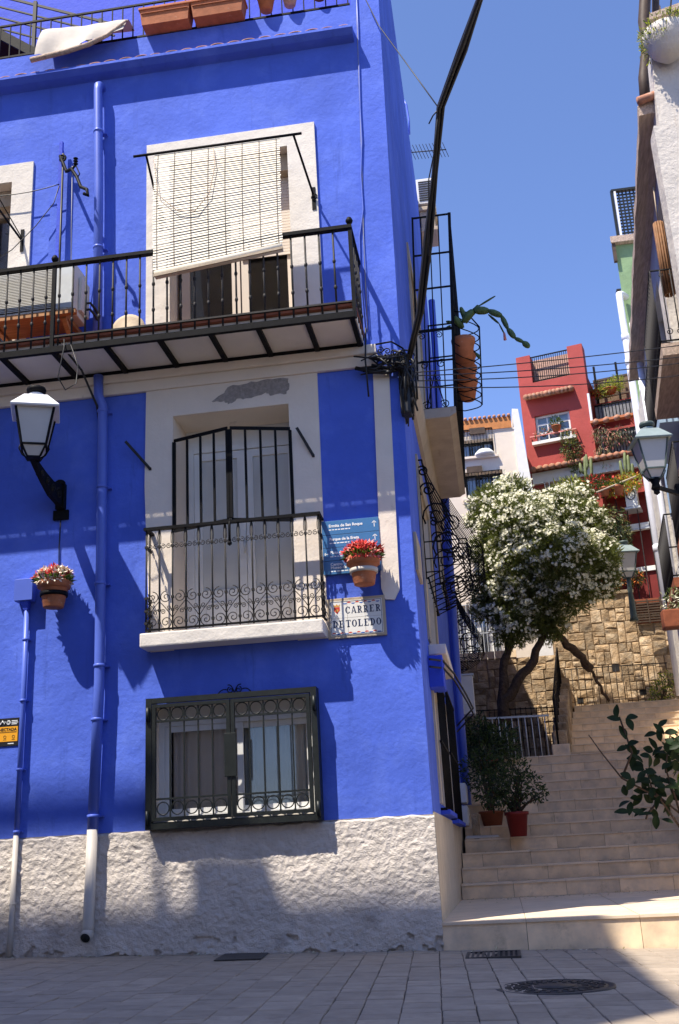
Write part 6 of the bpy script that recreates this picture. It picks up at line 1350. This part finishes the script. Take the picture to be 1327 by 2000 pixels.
m = MB(); rbox(m, uL+.1, uR-.5, zl-.42, zl-.10, -.02, .10); m.build('white_soffit', 'house_white', rh)
def rwindow(w, cols, rows, nm='window'):
    u0, u1, z0, z1 = w; m = MB(); d = -.10
    rbox(m, u0, u0+.06, z0, z1, d-.05, d); rbox(m, u1-.06, u1, z0, z1, d-.05, d); rbox(m, u0+.0605, u1-.0605, z0, z0+.06, d-.049, d-.001); rbox(m, u0+.0605, u1-.0605, z1-.06, z1, d-.049, d-.001)
    for k in range(1, cols): u = u0+(u1-u0)*k/cols; rbox(m, u-.015, u+.015, z0+.06, z1-.06, d-.045, d-.004)
    for k in range(1, rows): z = z0+(z1-z0)*k/rows; rbox(m, u0+.06, u1-.06, z-.022, z+.022, d-.044, d-.003)
    o = m.build(nm, 'pvc_white', rh); g = MB(); rbox(g, u0+.02, u1-.02, z0+.02, z1-.02, d-.03, d-.025); g.build('pane', 'glass_reflect', o); g = MB(); rbox(g, u0, u1, z0, z1, d-.2, d-.16); g.build('blind', 'pale_curtain', o); return o
wo_ = rwindow(win, 3, 3)
m = MB(); rbox(m, win[0]-.12, win[1]+.12, win[2]-.12, win[2]-.03, -.01, .16); m.build('window_sill', 'house_white', rh)
m = MB(); rbox(m, win[0]-.16, win[1]+.16, win[2]+.10, win[2]+.13, .16, .19); rbox(m, win[0]-.16, win[0]-.13, win[2]+.10, win[2]+.13, 0, .16); rbox(m, win[1]+.13, win[1]+.16, win[2]+.10, win[2]+.13, 0, .16); m.build('sill_rail', 'flower_pink', rh)
lo = rwindow(low, 3, 1)
for k in range(8): m = MB(); u = low[0]+(low[1]-low[0])*k/7; rbox(m, u-.012, u+.012, low[2]-.05, low[3]+.05, .08, .10); m.build('window_bar', 'house_white', lo)
# recessed right wing
m = MB(); zr = RH_(1190, 800)[1]; rbox(m, uM+.001, uR, 4.4, RH_(1190, 806)[1]+.7, -1.6, -.92); m.build('wing_wall', 'red_paint', rh)
m = MB(); z0 = RH_(1190, 775)[1]; z1 = RH_(1190, 706)[1]; rbox(m, uM+.02, uR, z0, z1+.1, -1.5, -1.42); m.build('reed_screen', 'reed', rh)
for k in range(4): m = MB(); u = uM+.12+.62*k; rbox(m, u-.03, u+.03, z0-.2, z1+.42, -1.1, -1.04); m.build('pergola_post', 'black_iron', rh)
m = MB(); rbox(m, uM+.05, uR, z1-.06, z1-.0, -1.1, -1.04); rbox(m, uM+.05, uR, z0+.45, z0+.5, -1.1, -1.04); m.build('pergola_beam', 'wood_brown', rh)
def rrail(px0, px1, pyt, pyb, o, mt, nm):
    u0, u1 = RH_(px0, (pyt+pyb)/2)[0], RH_(px1, (pyt+pyb)/2)[0]; zt, zb = RH_((px0+px1)/2, pyt)[1], RH_((px0+px1)/2, pyb)[1]
    m = MB(); rbox(m, u0, u1, zb, zt, o-.02, o); q = m.build(nm, mt, rh)
    for k in range(13): m = MB(); u = u0+(u1-u0)*k/12; rbox(m, u-.008, u+.008, zb, zt, o+.005, o+.02); m.build('bar', 'black_iron', q)
    m = MB(); rbox(m, u0, u1, zt-.02, zt+.02, o+.004, o+.03); rbox(m, u0, u1, zb-.02, zb+.02, o+.004, o+.03); m.build('rail', 'black_iron', q)
rrail(1156, 1240, 772, 802, -.55, 'grey_fabric', 'terrace_screen'); rrail(1172, 1245, 835, 883, -.2, 'grey_fabric', 'balcony_screen')
a = RH_(1155, 828); m = MB(); rbox(m, a[0], uR, a[1]-.4, a[1]-.02, -.9, -.56); rbox(m, a[0], uR, a[1]-2.0, a[1]-.41, -.9, -.5); m.build('balcony_front', 'red_paint', rh); scallops(a[0], uR-.2, a[1]+.04, 11, .24)
m = MB(); rbox(m, uM-.03, uM+.03, a[1]-.05, z0+.2, -.1, .06); m.build('white_downpipe', 'white_pipe', rh)
# lower terrace in front of the red house: rail, wall, plants
lw = thing('terrace_wall', 'shaded red terrace wall with white bands and thin railings below the red house', 'wall', rp3(2.6, 6, .8))
m = MB(); rbox(m, 1.2, 6.0, 5.4, 7.15, .5, .7); rbox(m, 1.9, 6.0, 7.29, 8.8, .2, .4); m.build('wall', 'red_paint_shaded', lw)
for z in (7.16, 8.3): m = MB(); rbox(m, 2.2, 6.0, z, z+.12, .45, .75); m.build('band', 'house_white', lw)
m = MB(); rbox(m, 2.2, 6.0, 8.25, 8.29, .74, .78); m.build('rail', 'pale_metal', lw)
for k in range(15): m = MB(); u = 2.3+.25*k; rbox(m, u-.012, u+.012, 5.6, 9.2, .76, .784); m.build('bar', 'weathered_iron', lw)
def RPO(px, py, o):
    q = RO+RN*o; u, z = PP(px, py, q, RU); v = q+RU*u; return Vector((v.x, v.y, z))
def rplant(nm, label, px, py, o, lobes, n, L, w, ms, pot=None, seed=1, cat='plant', droop=0.0, group=None):
    return bush(nm, label, tuple(RPO(px, py, o)), lobes, n, L, w, ms, pot, seed, group, True, droop, cat)
rplant('hanging_shrub', 'dark olive shrub hanging below the white window of the red house', 1113, 868, .18, [((0, 0, .2), .26), ((.02, 0, -.15), .33), ((.05, 0, -.5), .26), ((.08, 0, -.72), .16)], 420, .08, .03, ['leaf_mid', 'leaf_dark', 'leaf_dry'], None, 41)
rplant('window_plant', 'small green plant in a terracotta pot on the red house window sill', 1088, 845, .12, [((0, 0, .30), .16)], 500, .12, .03, ['leaf_mid'], (.13, .2, 'terracotta'), 42)
rplant('window_plant', 'pinkish dry plants along the red house window sill, left of the green one', 1064, 852, .12, [((0, 0, .12), .12), ((.22, 0, .15), .13), ((-.2, 0, .08), .1)], 400, .08, .02, ['leaf_dry', 'flower_pink', 'leaf_mid'], None, 43)
rplant('terrace_bush', 'bright yellow green bush on the upper terrace of the red house', 1192, 768, -.6, [((0, 0, .15), .24), ((.22, 0, .28), .24), ((-.25, 0, .05), .18)], 420, .12, .02, ['leaf_lime', 'leaf_lime', 'leaf_mid'], (.2, .12, 'terracotta'), 44)
rplant('terrace_bush', 'brown dried bush left of the yellow green one on the upper terrace', 1165, 772, -.6, [((0, 0, .1), .22), ((.15, 0, .2), .18)], 400, .12, .02, ['leaf_dry', 'flower_red', 'leaf_dark'], (.18, .12, 'terracotta_dark'), 45)
rplant('trailing_plant', 'grey green strands trailing over the lower balcony screen of the red house', 1190, 845, -.05, [((-.2, 0, -.0), .28), ((.05, 0, -.15), .28), ((-.25, 0, -.55), .24), ((.3, 0, .0), .25), ((-.2, 0, -.9), .16), ((.45, 0, -.2), .2)], 380, .13, .014, ['leaf_grey', 'leaf_grey', 'leaf_dry', 'flower_pink'], None, 46, droop=1.2)
def cactus_col(label, px, pyb, pyt, o, arms, seed):
    b = RPO(px, pyb, o); zb = b.z; zt = RPO(px, pyt, o).z; t = thing('column_cactus', label, 'cactus', b, 'column cacti on the terrace'); m = MB(); h = zt-zb
    for (du, z0, z1) in [(0, 0, 1)]+arms:
        p = [b+RU*(du*.4)+Vector((0, 0, h*z0)), b+RU*du+Vector((0, 0, h*(z0+.12))), b+RU*du*1.1+Vector((0, 0, h*z1))] if du else [b, b+Vector((.0, 0, h*.5)), b+Vector((.03, 0, h))]
        a = MB(); a.tube([p[0], p[1], p[1].lerp(p[2], .5), p[2], p[2]+Vector((0, 0, .04))], [.03, .042, .045, .036, .014], 8); a.build('stem', 'pale_cactus', t, recalc=False)
    return t
cactus_col('tall branching cactus in front of the white band of the red house', 1148, 955, 893, .9, [(-.24, .25, .5), (.16, .35, .92), (-.10, .5, .82), (.07, .6, 1.05)], 1)
cactus_col('narrow cactus cluster at the right end of the terrace beside the lantern', 1225, 935, 885, .9, [(-.10, .1, .7), (.09, .2, .86), (.16, .05, .5)], 2)
rplant('terrace_shrub', 'spiky light green shrub at the left end of the terrace, below the white window bars', 1095, 972, 1.0, [((0, 0, .1), .32), ((.35, 0, .2), .32), ((-.35, 0, 0), .25), ((.7, 0, .1), .28)], 300, .2, .025, ['leaf_mid', 'leaf_dry', 'leaf_lime'], None, 47)
rplant('terrace_shrub', 'green shrub with red flowers in the middle of the terrace', 1172, 960, 1.0, [((0, 0, .1), .3), ((.3, 0, .1), .28), ((-.2, 0, .25), .22), ((.05, 0, .3), .16)], 300, .12, .03, ['leaf_dark', 'leaf_mid', 'flower_red'], None, 48)
rplant('terrace_shrub', 'yellow flowered shrub at the right end of the terrace', 1218, 950, 1.0, [((0, 0, .05), .3), ((.25, 0, .1), .25), ((-.3, 0, -.05), .2)], 360, .12, .03, ['leaf_lime', 'flower_orange', 'leaf_lime', 'leaf_dry'], None, 49)
rplant('hanging_shrub', 'dark straggly foliage hanging over the shaded red terrace wall', 1195, 1020, 1.0, [((0, 0, .1), .4), ((.15, 0, -.35), .32), ((-.35, 0, .2), .3), ((.25, 0, -.65), .2)], 280, .13, .03, ['leaf_dark', 'leaf_mid', 'leaf_dry'], None, 50, droop=.5)
rplant('terrace_shrub', 'small orange flowered plant beside the post lantern', 1215, 1140, 1.2, [((0, 0, .1), .2), ((.35, 0, .1), .22), ((.15, 0, .4), .2)], 320, .10, .03, ['leaf_mid', 'flower_orange', 'leaf_dark'], None, 51)
for i, (px, py, lab) in enumerate(((1183, 968, 'left of two red pots hanging on the terrace rail'), (1210, 965, 'right of two red pots hanging on the terrace rail'))):
    small_pot('flowerpot', lab, tuple(RPO(px, py, 1.2)), .13, .22, 'terracotta', 'leaf_mid', 'red pots on the terrace rail', i, 60, .2)
t = thing('bamboo_pole', 'pale bamboo pole slanting across the terrace plants', 'pole', rp3(3, 10, 1.5)); m = MB(); m.tube([RPO(1165, 962, 1.3), RPO(1243, 930, 1.3)], .025, 6); m.build('pole', 'tan_moulding', t)
t = thing('air_conditioner', 'small white air conditioner above the terrace near the white drainpipe', 'air conditioner', rp3(4.4, 9, .9)); u0, z1 = RH_(1229, 973); u1, z0 = RH_(1256, 1006); m = MB(); rbox(m, u0, u1, z0, z1, .5, .95); m.build('casing', 'pvc_white', t); m = MB()
m.tube([rp3((u0+u1)/2+.11*math.cos(k*PI/8), (z0+z1)/2+.05+.13*math.sin(k*PI/8), .955) for k in range(16)], .012, 5, closed=True); m.build('fan_ring', 'weathered_iron', t); m = MB(); rbox(m, u0-.05, u1+.05, z0-.06, z0-.01, .45, .95); m.build('shelf', 'pale_metal', t)

rplant('hanging_shrub', 'tangled green foliage over the lower red wall beside the oleander', 1175, 1055, 1.0, [((0, 0, .1), .42), ((.35, 0, -.25), .36), ((-.25, 0, .35), .3), ((.5, 0, .25), .25)], 260, .14, .03, ['leaf_dark', 'leaf_mid', 'leaf_dark', 'leaf_dry'], None, 52, droop=.4)
rplant('terrace_shrub', 'leafy shrub between the post lantern and the oleander crown', 1200, 1110, 1.1, [((0, 0, .1), .32), ((-.3, 0, .25), .3), ((.3, 0, -.1), .25)], 300, .12, .03, ['leaf_mid', 'leaf_dark', 'flower_cream'], None, 53)
# ------------------------------------------------------------------ house across the street (behind the viewer's left), it shades the pavement
ob = thing('opposite_house', 'cream house across the street to the left of the viewer, out of the picture', 'house', (-9, -8, 0))
m = MB(); m.box(-22, -3.75, -9, -5.5, -.3, 14.15); m.build('walls', 'house_cream', ob)
m = MB(); m.box(-7.02, -6.4, -6.2, -5.55, 14.16, 14.68); m.build('chimney', 'house_cream', ob)
m = MB(); m.box(-22, -7.2, -5.62, -5.52, 15.05, 15.22)
for x in (-21, -17, -13, -9, -7.3): m.box(x-.03, x+.03, -5.6, -5.54, 14.151, 15.049)
m.build('roof_rail', 'weathered_iron', ob)
for i in range(5):
    for j in range(4): m = MB(); x = -5.2-3*i; z = 1.2+3.2*j; m.box(x, x+1.1, -5.499, -5.44, z, z+1.6); m.build('window', 'wood_brown', ob)


bh = thing('sky_blocker_house', 'added sky blocking house behind the viewer facing the blue facade, out of the picture', 'house', (0, -15, 0)); m = MB(); m.box(-3.7, 2.6, -22, -13.5, -.3, 6.5); m.build('walls', 'house_cream', bh)  # unseen block added to cut the blue sky fill in the shade
for i in range(2):
    for j in range(2): m = MB(); x = -2.6+3*i; z = 1.0+3.1*j; m.box(x, x+1.1, -13.499, -13.44, z, z+1.8); m.build('window', 'wood_brown', bh)
eh = thing('sky_blocker_house', 'added tan sky blocking house behind the viewer on the right side of the street, out of the picture', 'house', (9, -14, 0)); m = MB(); m.box(3.0, 22, -20, -8.6, -.5, 4.6); m.build('walls', 'tan_render', eh)  # second unseen block, added to keep sky light off the shaded facade
for i in range(4):
    for j in range(1): m = MB(); x = 4+3*i; z = 1.6+3.0*j; m.box(x, x+1.1, -8.599, -8.54, z, z+1.8); m.build('window', 'wood_brown', eh)
